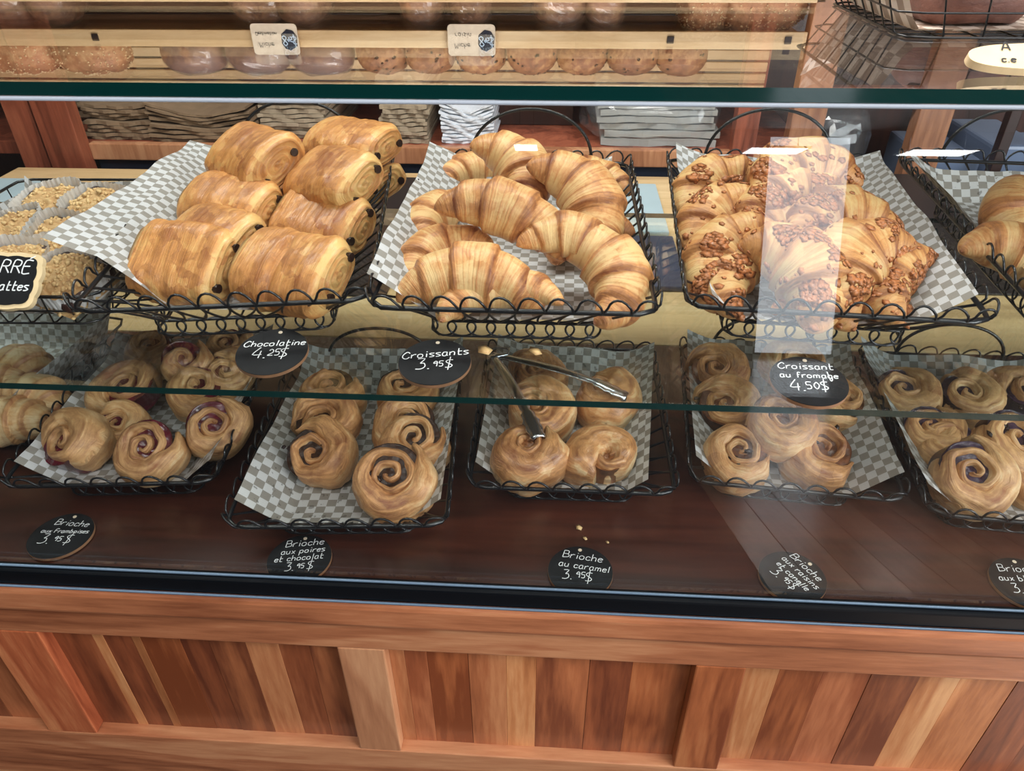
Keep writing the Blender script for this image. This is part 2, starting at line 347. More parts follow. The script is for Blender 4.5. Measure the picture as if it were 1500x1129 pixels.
# added glowing door far behind the viewer, placed to reflect as pale haze
def glow_door(name, x0, x1, z0, z1):
    f = struct(box2(name, (x0, YF + .012, z0), (x1, YF + .022, z1), 'pane', None, 0))
    for a, b in (((x0 - .06, YF, z0 - .06), (x0, YF + .05, z1 + .06)), ((x1, YF, z0 - .06), (x1 + .06, YF + .05, z1 + .06)), ((x0, YF, z1), (x1, YF + .05, z1 + .06)), ((x0, YF, max(0, z0 - .06)), (x1, YF + .05, z0))):
        box2('frame', a, b, 'dark', f, .003)
glow_door('haze_door_1', 2.80, 3.85, .06, 2.95)
def troffer(x, y, w=1.15, d=.3, lab=''):
    f = empty('ceiling_light', (x, y, ZC), 'flat rectangular hanging light ' + lab, 'ceiling light', 'ceiling lights of the shop')
    box2('frame', (x - w / 2 - .03, y - d / 2 - .03, ZT - .02), (x + w / 2 + .03, y + d / 2 + .03, ZT - .001), 'ceil', f, .002)
    for dx in (-w / 2 + .05, w / 2 - .05): box2('hanger', (x + dx - .004, y - .004, ZT), (x + dx + .004, y + .004, ZC), 'steel', f, 0)
    box2('diffuser', (x - w / 2, y - d / 2, ZT - .026), (x + w / 2, y + d / 2, ZT - .021), 'troffer', f, 0)
for x, y, w, d in ((-.39, -7.45, .26, .42), (2.45, -7.46, .62, .42), (4.25, -7.45, .7, .42)): troffer(x, y, w, d, 'narrow, left of the three' if x < 0 else ('wide, middle of the three' if x < 3 else 'wide, right of the three'))
# ------------------------------------------------------------------ display case
ZD, ZS = .80, 1.04
RY = .577
def gy(z): return .58 + (z - ZD) * .12 / .54
case = empty('display_case', (0, .6, 0), 'long cherry wood bakery display case with slanted front glass and glass shelves', 'display case')
X0, X1 = -1.6, 1.7
deck = box2('deck', (X0, RY + .006, ZD - .03), (X1, 1.145, ZD), 'deck', case, .002)
# lower front: black channel with edge highlights built as blue rods, wooden lip, rail
box2('channel', (X0, RY - .012, ZD - .016), (X1, RY + .004, ZD + .0085), 'blackmetal', case, .003)
tubes('channel_glint', [([(X0, RY - .004, ZD + .0105), (0, RY - .004, ZD + .0105), (X1, RY - .004, ZD + .0105)], .0018, False),
    ([(X0, RY - .0135, ZD - .0165), (0, RY - .0135, ZD - .0165), (X1, RY - .0135, ZD - .0165)], .0018, False)], 'blueglint', case, keep=True)
FY = .566
box2('lip_moulding', (X0, FY - .008, .741), (X1, RY + .01, ZD - .019), 'cherry_h', case, .006)
box2('top_rail', (X0, FY + .0, .688), (X1, RY + .012, .7395), 'cherry_h', case, .002)
box2('bottom_rail', (X0, FY + .0, .36), (X1, RY + .012, .446), 'cherry_h', case, .002)
box2('plinth', (X0, FY + .03, 0), (X1, RY + .04, .12), 'plank_dark', case, .002)
box2('base_board', (X0, FY + .006, .12), (X1, RY + .012, .36), 'cherry_h', case, .002)
def stile(x0, x1, z0=.4465, z1=.6875, mat='cherry_v', y=0.0): return box2('stile', (x0, FY + y, z0), (x1, RY + .012, z1), mat, case, .002)
stile(-.742, -.666, .4465, .6875); stile(-.266, -.205, mat='post_light'); stile(.19, .252, mat='plank_orange'); stile(.93, .99); stile(-1.24, -1.17)
cabinet_planks = [(-1.17, -.742, 'plank_dark plank_mid plank_dark plank_dark plank_mid plank_dark'.split(), [.08, .07, .07, .07, .07]),
 (-.666, -.266, 'plank_dark plank_light plank_dark plank_light plank_orange plank_dark plank_mid plank_mid plank_dark plank_mid'.split(), [.055, .015, .04, .012, .055, .04, .05, .045, .042]),
 (-.205, .19, 'plank_mid plank_dark plank_orange plank_mid plank_light plank_mid plank_dark plank_orange'.split(), [.02, .03, .055, .05, .04, .07, .055]),
 (.252, .93, 'plank_light plank_orange plank_dark plank_mid plank_light plank_light plank_dark plank_mid plank_orange plank_dark plank_mid'.split(), [.05, .055, .06, .06, .05, .07, .06, .07, .06, .07])]
for xa, xb, mats, ws in cabinet_planks:
    xs = [xa] + list(xa + np.cumsum(ws)); xs = [v for v in xs if v < xb - .01] + [xb]
    pn = box2('front_panel', (xa - .01, RY + .022, .444), (xb + .01, RY + .03, .695), 'plank_dark', case, 0)
    for i in range(len(xs) - 1):
        box2('plank', (xs[i] + .0001, RY + .0075 + (i % 3) * .0003, .444), (xs[i + 1] - .0001, RY + .0215, .695), mats[i % len(mats)], pn, .0005)
# slanted front glass
def quadbox(name, a, b, th, mat, parent):
    (y0, z0), (y1, z1) = a, b; d = np.array([y1 - y0, z1 - z0]); d /= np.linalg.norm(d); nn = np.array([d[1], -d[0]]) * th
    V = [(X, y, z) for X in (X0, X1) for (y, z) in ((y0, z0), (y0 + nn[0], z0 + nn[1]), (y1 + nn[0], z1 + nn[1]), (y1, z1))]
    F = [(0, 1, 2, 3), (7, 6, 5, 4), (0, 4, 5, 1), (1, 5, 6, 2), (2, 6, 7, 3), (3, 7, 4, 0)]
    me = mesh(name, V, F, False); bm = bmesh.new(); bm.from_mesh(me); bmesh.ops.recalc_face_normals(bm, faces=bm.faces); bm.to_mesh(me); bm.free()
    return link(bpy.data.objects.new(name, me), parent, mat)
quadbox('front_glass', (gy(ZD) , ZD + .012), (gy(ZTOP - .012) , ZTOP - .0115), .005, 'glass_front', case)
def slab(name, y0, y1, z1, th, mt='glass'):
    o = box2(name, (X0, y0, z1 - th), (X1, y1, z1), mt, case, 0)
    o.data.materials.append(M['teal_edge'])
    for p in o.data.polygons:
        if abs(p.normal.z) < .5: p.material_index = 1
    return o
slab('glass_shelf', gy(ZS) + .002, 1.17, ZS, .008)
slab('glass_top', gy(ZTOP) - .008, 1.36, ZTOP, .0125, 'glass_top')
tubes('top_trim', [([(X0, gy(ZTOP) - .0095, ZTOP - .0145), (0, gy(ZTOP) - .0095, ZTOP - .0145), (X1, gy(ZTOP) - .0095, ZTOP - .0145)], .0022, False)], 'trim', case, keep=True)
for xx in (-1.58, 1.68):
    for yy, zz in ((.68, ZTOP - .012), (1.13, ZTOP - .012)):
        box2('corner_post', (xx - .012, yy - .01, ZD), (xx + .012, yy + .012, zz), 'blackmetal', case, .002)
# ------------------------------------------------------------------ baskets
def rrect(w, d, r, n=160):
    """rounded rectangle sampled evenly; returns points (n,2) centred"""
    pts = []
    for cx_, cy_, a0 in ((w / 2 - r, -d / 2 + r, -90), (w / 2 - r, d / 2 - r, 0), (-w / 2 + r, d / 2 - r, 90), (-w / 2 + r, -d / 2 + r, 180)):
        for k in range(9): a = R_(a0 + 90 * k / 8); pts.append((cx_ + r * math.cos(a), cy_ + r * math.sin(a)))
    pts = np.array(pts + [pts[0]]); s = np.r_[0, np.cumsum(np.linalg.norm(np.diff(pts, axis=0), axis=1))]
    return lambda q: np.array([np.interp(np.mod(q, 1) * s[-1], s, pts[:, i]) for i in (0, 1)]).T, s[-1]
class Basket: pass
def basket(cx, y0, w, d, zb, h, flare, rot, label, group, hw=.2, hh=.085, hdl=True):
    B = Basket(); B.w, B.d, B.zb, B.h, B.fl = w, d, zb, h, flare
    c, s = math.cos(rot), math.sin(rot)
    B.cx, B.cy = cx - s * d / 2, y0 + c * d / 2; B.rot = rot
    e = empty('wire_basket', (B.cx, B.cy, zb), label, 'basket', group, (0, 0, rot)); B.root = e
    foot = .022; B.foot = foot
    rim, Lr = rrect(w, d, .02); base, Lb = rrect(w - 2 * flare, d - 2 * flare, .02)
    n = int(Lr / .031); tau = np.linspace(0, 2 * PI * n, n * 24, endpoint=False)
    def wall(q, t):
        a, b = rim(q), base(q); xy = b + (a - b) * np.minimum(t, 1.08)[:, None]
        return np.c_[xy, foot + t * (h - foot)]
    q = tau / (2 * PI * n) + np.sin(tau) * .026 / Lr; t = .62 - .66 * np.cos(tau)
    t = .66 + .74 * np.sin(tau - .5); q = tau / (2 * PI * n) + np.cos(tau - .2) * .024 / Lr
    lp = wall(q, t); lp[:, 2] = np.maximum(lp[:, 2], foot)
    tubes('loop_wire', [(lp, .0015, True)], 'wire', e, 5)
    nb = int(Lb / .0235); tau = np.linspace(0, 2 * PI * nb, nb * 16, endpoint=False)
    q = tau / (2 * PI * nb) + np.cos(tau) * .0105 / Lb; p = base(q); cp = np.c_[p, .0115 + .0098 * np.sin(tau)]
    tubes('foot_coil', [(cp, .0014, True)], 'wire', e, 5)
    qq = np.linspace(0, 1, 80, endpoint=False)
    rp = rim(qq); tubes('rim_wire', [(np.c_[rp, np.full(80, h)], .0030, True)], 'wire', e, 6)
    bp = base(qq); tubes('base_frame', [(np.c_[bp, np.full(80, foot)], .0018, True), (np.c_[bp, np.full(80, .0015)], .0014, True)] +
        [([(xx, -d / 2 + flare, foot), (xx, 0, foot), (xx, d / 2 - flare, foot)], .0013, False) for xx in np.linspace(-w / 2 + flare + .02, w / 2 - flare - .02, 5)], 'wire', e, 5)
    if hdl:
        a = np.linspace(0, PI, 26); pts = np.c_[-hw / 2 * np.cos(a), np.full(26, d / 2), h + hh * np.sin(a) ** .9]
        tubes('handle', [(pts, .0026, False)], 'wire', e, 7)
    return B
def to_local(B, p):
    c, s = math.cos(B.rot), math.sin(B.rot); dx, dy = p[0] - B.cx, p[1] - B.cy
    return dx * c + dy * s, -dx * s + dy * c
def liner(B, corners, label, mat='check', group='chequered paper liners', seed=1, wr=.003, nu=56, nv=64, crack=1.0, beyond=.55):
    """corners local (a,b): front-left, front-right, back-right, back-left"""
    c = [np.array(k, float) for k in corners]; fb = -(B.d / 2 - B.fl + .012)
    for k in (0, 1): c[k][1] = max(c[k][1], fb)
    U, Vv = np.meshgrid(np.linspace(0, 1, nu), np.linspace(0, 1, nv), indexing='ij'); U = U.ravel()[:, None]; Vv = Vv.ravel()[:, None]
    XY = (1 - U) * (1 - Vv) * c[0] + U * (1 - Vv) * c[1] + U * Vv * c[2] + (1 - U) * Vv * c[3]
    m = .016; bx = B.w / 2 - B.fl - m; by = B.d / 2 - B.fl - m
    dx = np.maximum(0, np.abs(XY[:, 0]) - bx); dy = np.maximum(0, np.abs(XY[:, 1]) - by); dl = np.sqrt(dx ** 2 + (dy * np.where(XY[:, 1] < 0, .25, 1)) ** 2)
    sl = (B.h - B.foot) / B.fl; lim = B.fl + .016
    z = B.foot + .003 + sl * np.minimum(dl, lim) + sl * beyond * np.maximum(0, dl - lim)
    ns = fbm(np.c_[XY * 1.0, np.zeros(len(XY))], seed, 34, 2); z += wr * (ns + .8) * sst(0, .02, dl) + .0006 * (ns + 1)
    su, sv = np.linalg.norm(c[1] - c[0]), np.linalg.norm(c[3] - c[0])
    # arc-length UVs so that the print keeps its size up the walls
    g = np.c_[XY, z].reshape(nu, nv, 3)
    lu = np.r_[0, np.cumsum(np.linalg.norm(np.diff(g[:, nv // 2], axis=0), axis=1))]; lv = np.r_[0, np.cumsum(np.linalg.norm(np.diff(g[nu // 2], axis=0), axis=1))]
    uv = np.stack(np.meshgrid(lu, lv, indexing='ij'), -1).reshape(-1, 2)
    me = mesh('paper_liner', np.c_[XY, z], grid(nu, nv), True, uv)
    o = bpy.data.objects.new('paper_liner', me); o.location = (B.cx, B.cy, B.zb); o.rotation_euler = (0, 0, B.rot); C.objects.link(o); me.materials.append(M[mat])
    return tag(o, label, 'paper liner', group)
# ------------------------------------------------------------------ pastry generators
def croissant_mesh(seed, L=.15, r=.031, A=1.25, K=2.5, nu=150, nv=40, flat=.86, skew=.08):
    rs = np.random.RandomState(seed); u = np.linspace(0.0, 1, nu); v = np.linspace(0, 2 * PI, nv, endpoint=False)
    Uu, Vv = np.meshgrid(u, v, indexing='ij'); Rr = L / 2 / math.sin(A); a = (Uu - .5) * 2 * A
    ph = rs.rand() * 6; off = (rs.rand() - .5) * .08
    s0 = np.abs(2 * (Uu + off * (1 - np.abs(2 * Uu - 1))) - 1); s = np.clip(s0 + skew * np.sin(Vv + ph) * np.sin(PI * s0), 0, 1)
    env = (1 - s0 ** 2.1) ** .62 * (1 - .18 * s0) + .0; env = np.maximum(env, 0) * (1 - sst(.93, 1.0, s0) * .0)
    q = (s + .10) * K; fr = q - np.floor(q); bump = fr ** 1.2 * (1 - sst(.86, 1, fr))
    rad = r * env * (1 + .20 * (bump - .35) * (s0 < .93)) + .003 * (1 - s0)
    rad = np.maximum(rad, .0012)
    jag = fbm(np.c_[(Uu * 40).ravel(), (np.cos(Vv) * 2).ravel(), (np.sin(Vv) * 2).ravel()], seed + 5, 1.0, 2).reshape(rad.shape)
    rad = rad * (1 + .014 * jag)
    er = np.stack([np.sin(a), np.cos(a), 0 * a], -1); ez = np.array([0, 0, 1.])
    cen = np.stack([Rr * np.sin(a), Rr * np.cos(a) - Rr * (1 + math.cos(A)) / 2, 0 * a], -1)
    X = cen + rad[..., None] * (np.cos(Vv)[..., None] * er + flat * np.sin(Vv)[..., None] * ez)
    X[..., 2] = np.where(X[..., 2] < -.62 * r, -.62 * r + (X[..., 2] + .62 * r) * .2, X[..., 2])
    Pn = X.reshape(-1, 3); Pn = Pn + .0012 * fbm(Pn, seed, 60, 2)[:, None] * np.array([1, 1, 1])
    edge = sst(.62, .9, fr)
    toast = .30 + .34 * edge - .16 * sst(.05, .5, fr) * (1 - edge) + .35 * sst(.72, 1, s0) + .12 * np.clip(np.sin(Vv), -1, 1) + .14 * fbm(Pn, seed + 9, 25, 2).reshape(s0.shape)
    V = Pn; F = grid(nu, nv, False, True); V = np.r_[V, [V[:nv].mean(0)], [V[-nv:].mean(0)]]; nV = nu * nv
    for j in range(nv): F.append((nV, (j + 1) % nv, j)); F.append((nV + 1, (nu - 1) * nv + j, (nu - 1) * nv + (j + 1) % nv))
    F = [f[::-1] for f in F]
    uv = np.r_[np.c_[(Uu * L * 7).ravel(), (Vv / (2 * PI)).ravel()], [[0, 0], [1, 0]]]
    return mesh('croissant', V, F, True, uv, np.r_[toast.ravel(), .9, .9])
def choc_mesh(seed, L=.118, w=.092, h=.05, crease=0.0, nu=70, nv=72):
    rs = np.random.RandomState(seed); v = np.linspace(0, 2 * PI, nv, endpoint=False); n = 2.7
    cy = np.sign(np.cos(v)) * np.abs(np.cos(v)) ** (2 / n) * w / 2; cz = np.sign(np.sin(v)) * np.abs(np.sin(v)) ** (2 / n) * h / 2
    rings, uvs, ts = [], [], []
    # left end (centre to edge), body, right end (edge to centre)
    def ring(x, k, toast, u): rings.append(np.c_[np.full(nv, x) if np.isscalar(x) else x, cy * k, cz * k]); uvs.append(np.c_[np.full(nv, u), v / 6.283]); ts.append(np.full(nv, toast))
    kk = [.04, .1, .16, .22, .28, .34, .4, .46, .52, .58, .64, .68, .72, .745]
    def endp(k, sgn):
        spir = .0019 * np.sin(2 * PI * (k * 4.5) + v * 1.0 * sgn)   # rolled layers show as a spiral
        return sgn * (L / 2 - .001 + .008 * (1 - k ** 2) + spir)
    for k in kk: ring(endp(k, -1), k, .16 + .2 * (np.sin(2 * PI * k * 4.5) > .2), k * 1.6)
    for i, u in enumerate(np.linspace(0, 1, nu)):
        e = abs(2 * u - 1); k = 1 - .10 * e ** 6 - .14 * sst(.86, 1, e) ** 1.6; ring(-L / 2 + L * u, k, .42 + .1 * (1 - e) - .3 * sst(.86, 1, e), u * L * 9)
    for k in kk[::-1]: ring(endp(k, 1), k, .16 + .2 * (np.sin(2 * PI * k * 4.5) > .2), k * 1.6)
    V = np.concatenate(rings); m = len(rings); uv = np.concatenate(uvs); t = np.concatenate(ts)
    body = sst(L / 2, L / 2 - .012, np.abs(V[:, 0]))
    ang = np.arctan2(V[:, 2] / h, V[:, 1] / w)
    Vn = V.copy(); rad = np.array([0, 1, 1.])
    nz = fbm(V * [1, 1, 1], seed, 45, 3); rg = fbm(np.c_[V[:, 0] * 1.0, ang * .012, V[:, 0] * 0], seed + 2, 230, 2)
    fac = 1 + .05 * nz + .02 * rg * body + .02 * fbm(V, seed + 11, 150, 3, .7) * body
    V = V * (1 + (fac - 1)[:, None] * rad)
    if crease: V[:, 2] -= np.where(V[:, 2] > 0, 1, 0) * crease * np.exp(-((V[:, 0] + .004) / .006) ** 2) * sst(-w * .5, -w * .1, V[:, 1] * -1 + 0) 
    V[:, 2] += .004 * np.sin(V[:, 1] / w * 3 + seed) + .004 * np.sin(V[:, 0] / L * 3.1 + seed * 2)
    t = t + .13 * nz + .1 * sst(0, .8, np.sin(ang)) * body - .12 * body * (np.abs(np.sin(ang)) < .3)
    F = grid(m, nv, False, True); F.append(tuple(range(nv))[::-1] if False else tuple(range(nv))); F.append(tuple((m - 1) * nv + j for j in range(nv))[::-1]); F = [f[::-1] for f in F]
    return mesh('dough', V, F, True, uv, t)
def roll_meshes(seed, R=.052, Hh=.048, turns=2.4, dome=0.0, puff=1.0, gap=.3, npt=52, nv=36, tail=1.0, dip=0.0, loose=0.0):
    rs = np.random.RandomState(seed); n = int(turns * npt); th = np.linspace(0, 2 * PI * turns, n); q = th / th[-1]
    wo = .0155 * puff * R / .052; ex = 1.22
    rc = .004 + (R - wo - .004) * q ** ex
    pitch = np.gradient(rc, th) * 2 * PI; w = np.clip(pitch / 2 * (1 - gap), .0035, wo); w = np.where(q > 1 - .9 / turns, w + (wo - w) * sst(1 - .9 / turns, 1 - .4 / turns, q), w)
    w = np.minimum(w, np.maximum(rc * .96, .004)) 
    h = Hh / 2 * (.86 + .14 * q) ; top = dome * (1 - q) * 1.0 - dip * (1 - q)
    ends = sst(0, .03, q) * .75 + .25; ends2 = 1 - .8 * sst(1 - .07 * tail, 1, q)
    v = np.linspace(0, 2 * PI, nv, endpoint=False); cv = np.sign(np.cos(v)) * np.abs(np.cos(v)) ** .8; sv = np.sign(np.sin(v)) * np.abs(np.sin(v)) ** .72
    wob = 1 + .05 * np.sin(th * 2.3 + seed) * q + .03 * np.sin(th * 5.1 + seed * 2)
    X = []
    for i in range(n):
        er = np.array([math.cos(th[i]), math.sin(th[i]), 0]); ww = w[i] * ends[i] * ends2[i]; hh = h[i] * (.6 + .4 * ends[i]) * (.55 + .45 * ends2[i])
        lean = .12 * np.maximum(sv, 0) * ww * (1 if q[i] > .6 else -.5)
        z = hh * sv + top[i] + .0022 * math.sin(th[i] * 1.7 + seed) * q[i]
        rr = rc[i] * wob[i] + ww * cv * (1 + .18 * np.maximum(-sv, 0) * 0) - lean * 1.0
        X.append(er[None] * rr[:, None] + np.c_[np.zeros(nv), np.zeros(nv), z])
    V = np.concatenate(X); V = V + .0013 * fbm(V, seed, 85, 3, .7)[:, None]
    lay = np.sin(np.tile(np.cos(v), n) * 11 + 2.2 * np.sin(np.repeat(th, nv) * 1.3 + seed) + 1.2 * fbm(V, seed + 6, 70, 2))
    V[:, 2] += .00055 * lay * (np.tile(np.sin(v), n) > -.3)
    V[:, 2] += .0012 * fbm(np.c_[V[:, :2] * .5, V[:, 2] * 0], seed + 3, 60, 1)
    Q = np.repeat(q, nv); S = np.tile(np.sin(v), n); Cc = np.tile(np.cos(v), n)
    toast = .40 + .16 * np.maximum(S, 0) * (Q > .0) - .26 * (1 - np.abs(S)) * (Q < 1 - .95 / turns) - .22 * np.maximum(-Cc, 0) * (1 - np.maximum(S, 0)) + .15 * fbm(V, seed + 4, 30, 2) + .18 * (1 - Q) * (S > .3) - .10 * lay
    F = grid(n, nv, False, True); F.append(tuple(range(nv))); F.append(tuple((n - 1) * nv + j for j in range(nv))[::-1])
    uv = np.c_[Q * turns, np.tile(v / 6.283, n)]
    F = [f[::-1] for f in F]
    d = mesh('dough', V, F, True, uv, toast)
    # filling disc with lumps
    nr, na = 14, 48; FV = []
    for i in range(nr):
        for j in range(na):
            r_ = (R - wo * 1.3) * i / (nr - 1); a = 2 * PI * j / na; FV.append((r_ * math.cos(a), r_ * math.sin(a), Hh * .5 - .0115 + top[0] * (1 - r_ / R)))
    FV = np.array(FV); FV[:, 2] += .0016 * fbm(FV, seed + 8, 260, 2); FF = grid(nr, na, False, True)
    lo = FV.copy(); lo[:, 2] = -Hh * .3; nf = len(FV)
    FF += [(nf - na + j, nf - na + (j + 1) % na, nf + (j + 1) % na, nf + j) for j in range(na)]; FV = np.r_[FV, lo[-na:]]
    f = mesh('filling', FV, [g[::-1] for g in FF], True)
    return d, f
def lumps(n, seed, place, smin, smax, name, flat=.6):
    """joined small irregular lumps; place(rs) -> (position, normal)"""
    rs = np.random.RandomState(seed); V, F = [], []
    base = [(0, 0, 1), (.9, 0, .1), (.28, .86, 0), (-.73, .53, .1), (-.73, -.53, -.05), (.28, -.86, .05), (0, 0, -1)]
    for i in range(n):
        p, nn = place(rs); nn = nrm(nn); a = np.cross(nn, [0.3, .2, .9]); a /= np.linalg.norm(a) + 1e-9; b = np.cross(nn, a); s = smin + (smax - smin) * rs.rand(); an = rs.rand() * 6.28; st = 1 + rs.rand() * .8
        o = len(V)
        for x, y, z in base:
            x, y = (x * math.cos(an) - y * math.sin(an)) * st, x * math.sin(an) + y * math.cos(an); k = s * (.8 + .4 * rs.rand())
            V.append(np.array(p) + k * (x * a + y * b + z * flat * nn))
        for j in range(5): F.append((o, o + 1 + j, o + 1 + (j + 1) % 5)); F.append((o + 6, o + 1 + (j + 1) % 5, o + 1 + j))
    return mesh(name, V, F, True)
def place_rot(yaw, tx=0, ty=0):
    """yaw about z, then tilt: tx leans the top towards the viewer, ty to the right (world)"""
    return (Matrix.Rotation(R_(ty), 3, 'Y') @ Matrix.Rotation(R_(tx), 3, 'X') @ Matrix.Rotation(R_(yaw), 3, 'Z')).to_euler()
CNT = [0]
def croissant(px, py, z, yaw, tx, ty, label, L=.15, r=.031, A=1.25, mat='croissant', group='croissants in the middle upper basket', seed=None, cheese=False):
    CNT[0] += 1; sd = seed or CNT[0] * 7
    me = croissant_mesh(sd, L, r, A)
    if not cheese:
        me.name = 'croissant'; o = bpy.data.objects.new('croissant', me); C.objects.link(o); me.materials.append(M[mat]); o.location = P(px, py, z); o.rotation_euler = place_rot(yaw, tx, ty)
        return tag(o, label, 'croissant', group)
    e = empty('cheese_croissant', P(px, py, z), label, 'croissant', group, place_rot(yaw, tx, ty))
    obj('dough', me, 'cheesecr', e)
    vs = np.array([v.co[:] for v in me.vertices]); no = np.array([v.normal[:] for v in me.vertices]); idx = np.where(no[:, 2] > -.1)[0]; rs0 = np.random.RandomState(sd); cl = vs[rs0.choice(idx, 5)]
    def pl(rs):
        for _ in range(20):
            i = idx[rs.randint(len(idx))]
            if np.min(np.linalg.norm(cl - vs[i], axis=1)) < .016 or rs.rand() < .04: break
        return vs[i] + no[i] * .0003, no[i]
    obj('baked_cheese', lumps(320, sd, pl, .0012, .0058, 'baked_cheese', .14), 'cheese', e)['kind'] = 'stuff'
    return e
def chocolatine(px, py, z, yaw, tx, ty, label, crease=0.0, L=.118, w=.092, h=.05):
    CNT[0] += 1; sd = CNT[0] * 5
    e = empty('chocolatine', P(px, py, z), label, 'pastry', 'chocolatines in the left upper basket', (Matrix.Rotation(R_(yaw), 3, 'Z') @ Matrix.Rotation(R_(tx), 3, 'X') @ Matrix.Rotation(R_(-ty * .6), 3, 'Y')).to_euler())
    obj('dough', choc_mesh(sd, L, w, h, crease), 'chocolatine', e)
    for sg in (-1, 1):
        for k in (-.27, .27):
            yy = k * w; zz = random.uniform(-.003, .003)
            tubes_pts = [(sg * (L / 2 - .01), yy, zz), (sg * (L / 2 - .001), yy, zz), (sg * (L / 2 + .0085), yy, zz)]
            v, f = tube_data(tubes_pts, .0058, False, 9); o = obj('chocolate_stick', mesh('chocolate_stick', v, f, False), 'choc', e)
    return e
def roll(name, px, py, z, yaw, tx, ty, label, group, R=.052, Hh=.048, turns=2.4, mat='roll', fill='darkfill', bits=0, **kw):
    CNT[0] += 1; sd = CNT[0] * 3
    e = empty(name, P(px, py, z), label, 'pastry', group, place_rot(yaw, tx, ty))
    R *= 1.07; Hh *= 1.06; d, f = roll_meshes(sd, R, Hh, turns, **kw)
    obj('dough', d, mat, e); obj('filling', f, fill, e)
    if bits:
        def pl(rs):
            a, r_ = rs.rand() * 6.28, R * (.15 + .62 * rs.rand()); return (r_ * math.cos(a), r_ * math.sin(a), Hh * .5 - .006), (0, 0, 1)
        for k in range(bits):
            o = obj('raisin', lumps(1, sd * 31 + k, pl, .003, .0048, 'raisin', .7), 'raisin', e)
    return e
# ================================================================== upper baskets (glass shelf)
UG, LG = 'black loop wire baskets on the glass shelf', 'black loop wire baskets on the dark deck'
B1 = basket(-.372, .70, .325, .56, ZS, .068, .055, R_(8), 'black loop wire basket heaped with chocolatines', UG)
B1.root.location.x -= .0
B2 = basket(-.047, .705, .317, .51, ZS, .068, .055, R_(0), 'black loop wire basket of plain croissants, centre of the glass shelf', UG)
B3 = basket(.305, .715, .318, .515, ZS, .068, .055, R_(-4), 'black loop wire basket of cheese croissants on the glass shelf', UG)
B4 = basket(.69, .73, .33, .515, ZS, .068, .055, R_(-4), 'nearly empty black loop wire basket at the right end of the glass shelf', UG)
LN = 'chequered paper liners'
liner(B1, [(-.225, -.17), (.118, -.245), (.145, .262), (-.175, .262)], 'chequered greaseproof paper flaring out left under the chocolatines', seed=3, beyond=.45)
liner(B2, [(-.168, -.225), (.125, -.235), (.132, .235), (-.165, .24)], 'chequered greaseproof paper under the plain croissants', seed=5, beyond=.8)
liner(B3, [(-.128, -.245), (.155, -.23), (.165, .235), (-.15, .255)], 'chequered greaseproof paper rising at the right of the cheese croissants', seed=7, beyond=.8)
liner(B4, [(-.13, -.24), (.18, -.24), (.19, .235), (-.165, .225)], 'crumb-strewn chequered paper in the nearly empty right basket', 'check_stain', seed=9)
# lower baskets (deck)
B5 = basket(-.568, .668, .272, .345, ZD, .06, .045, R_(5), 'black loop wire basket of raspberry rolls on the dark deck', LG, .14, .05, False)
B6 = basket(-.255, .612, .266, .375, ZD, .06, .045, R_(4), 'black loop wire basket of pear and chocolate rolls, nearest the front glass', LG, .16, .055)
B7 = basket(.028, .69, .262, .34, ZD, .06, .045, R_(0), 'black loop wire basket of caramel buns with tongs in it', LG, .14, .05, False)
B8 = basket(.312, .705, .262, .34, ZD, .06, .045, R_(-5), 'black loop wire basket of raisin and cinnamon rolls on the deck', LG, .16, .06)
B9 = basket(.60, .662, .275, .375, ZD, .06, .045, R_(-5), 'black loop wire basket of blueberry rolls at the right end of the deck', LG, .16, .06)
liner(B5, [(-.13, -.16), (.125, -.165), (.138, .17), (-.12, .17)], 'chequered greaseproof paper under the raspberry rolls', seed=11, beyond=.9)
liner(B6, [(-.128, -.185), (.125, -.18), (.138, .185), (-.115, .19)], 'grease-spotted chequered paper under the pear and chocolate rolls', 'check_stain', seed=13, beyond=.9)
liner(B7, [(-.125, -.155), (.10, -.16), (.132, .15), (-.118, .165)], 'chequered paper with crumbs under the caramel buns', 'check_stain', seed=15, beyond=.9)
liner(B8, [(-.125, -.16), (.132, -.16), (.128, .165), (-.125, .165)], 'chequered greaseproof paper under the raisin and cinnamon rolls', seed=17, beyond=.9)
liner(B9, [(-.135, -.17), (.14, -.17), (.14, .175), (-.145, .175)], 'chequered greaseproof paper under the blueberry rolls', seed=19, beyond=.9)
# ------------------------------------------------------------------ chocolatines
Ch = chocolatine
Ch(268, 384, 1.105, -14, 36, 2, 'chocolatine at the front left of its basket, nearest the glass', L=.118, w=.108, h=.058)
Ch(312, 352, 1.112, -22, 30, 8, 'chocolatine tucked right behind the front left one', L=.12, w=.1, h=.058)
Ch(428, 396, 1.108, -18, 34, 6, 'wide creased chocolatine at the front right of its basket', crease=.008, L=.13, w=.108, h=.06)
Ch(338, 304, 1.115, -20, 22, 4, 'flat glossy chocolatine in the middle of the left pile', L=.128, w=.098, h=.056)
Ch(382, 312, 1.092, -30, 8, 6, 'chocolatine low in the middle, chocolate ends facing right', L=.12)
Ch(470, 324, 1.110, -22, 28, 6, 'smooth chocolatine on the right below the two dotted ends', L=.125, w=.098, h=.056)
Ch(486, 262, 1.150, -30, 32, 12, 'chocolatine with two chocolate dots at the right of the pile', L=.13, w=.104, h=.056)
Ch(372, 233, 1.160, -38, 32, 8, 'fat chocolatine raised on top at the back left', L=.135, w=.11, h=.062)
Ch(515, 212, 1.150, -28, 8, 8, 'rough flaky chocolatine at the far back right', L=.14, w=.1, h=.055)
Ch(543, 268, 1.09, -46, 8, 20, 'dark chocolatine half hidden against the right paper wall', L=.1)
Ch(415, 276, 1.085, -25, 8, 0, 'chocolatine buried under the top ones in the centre gap', L=.12)
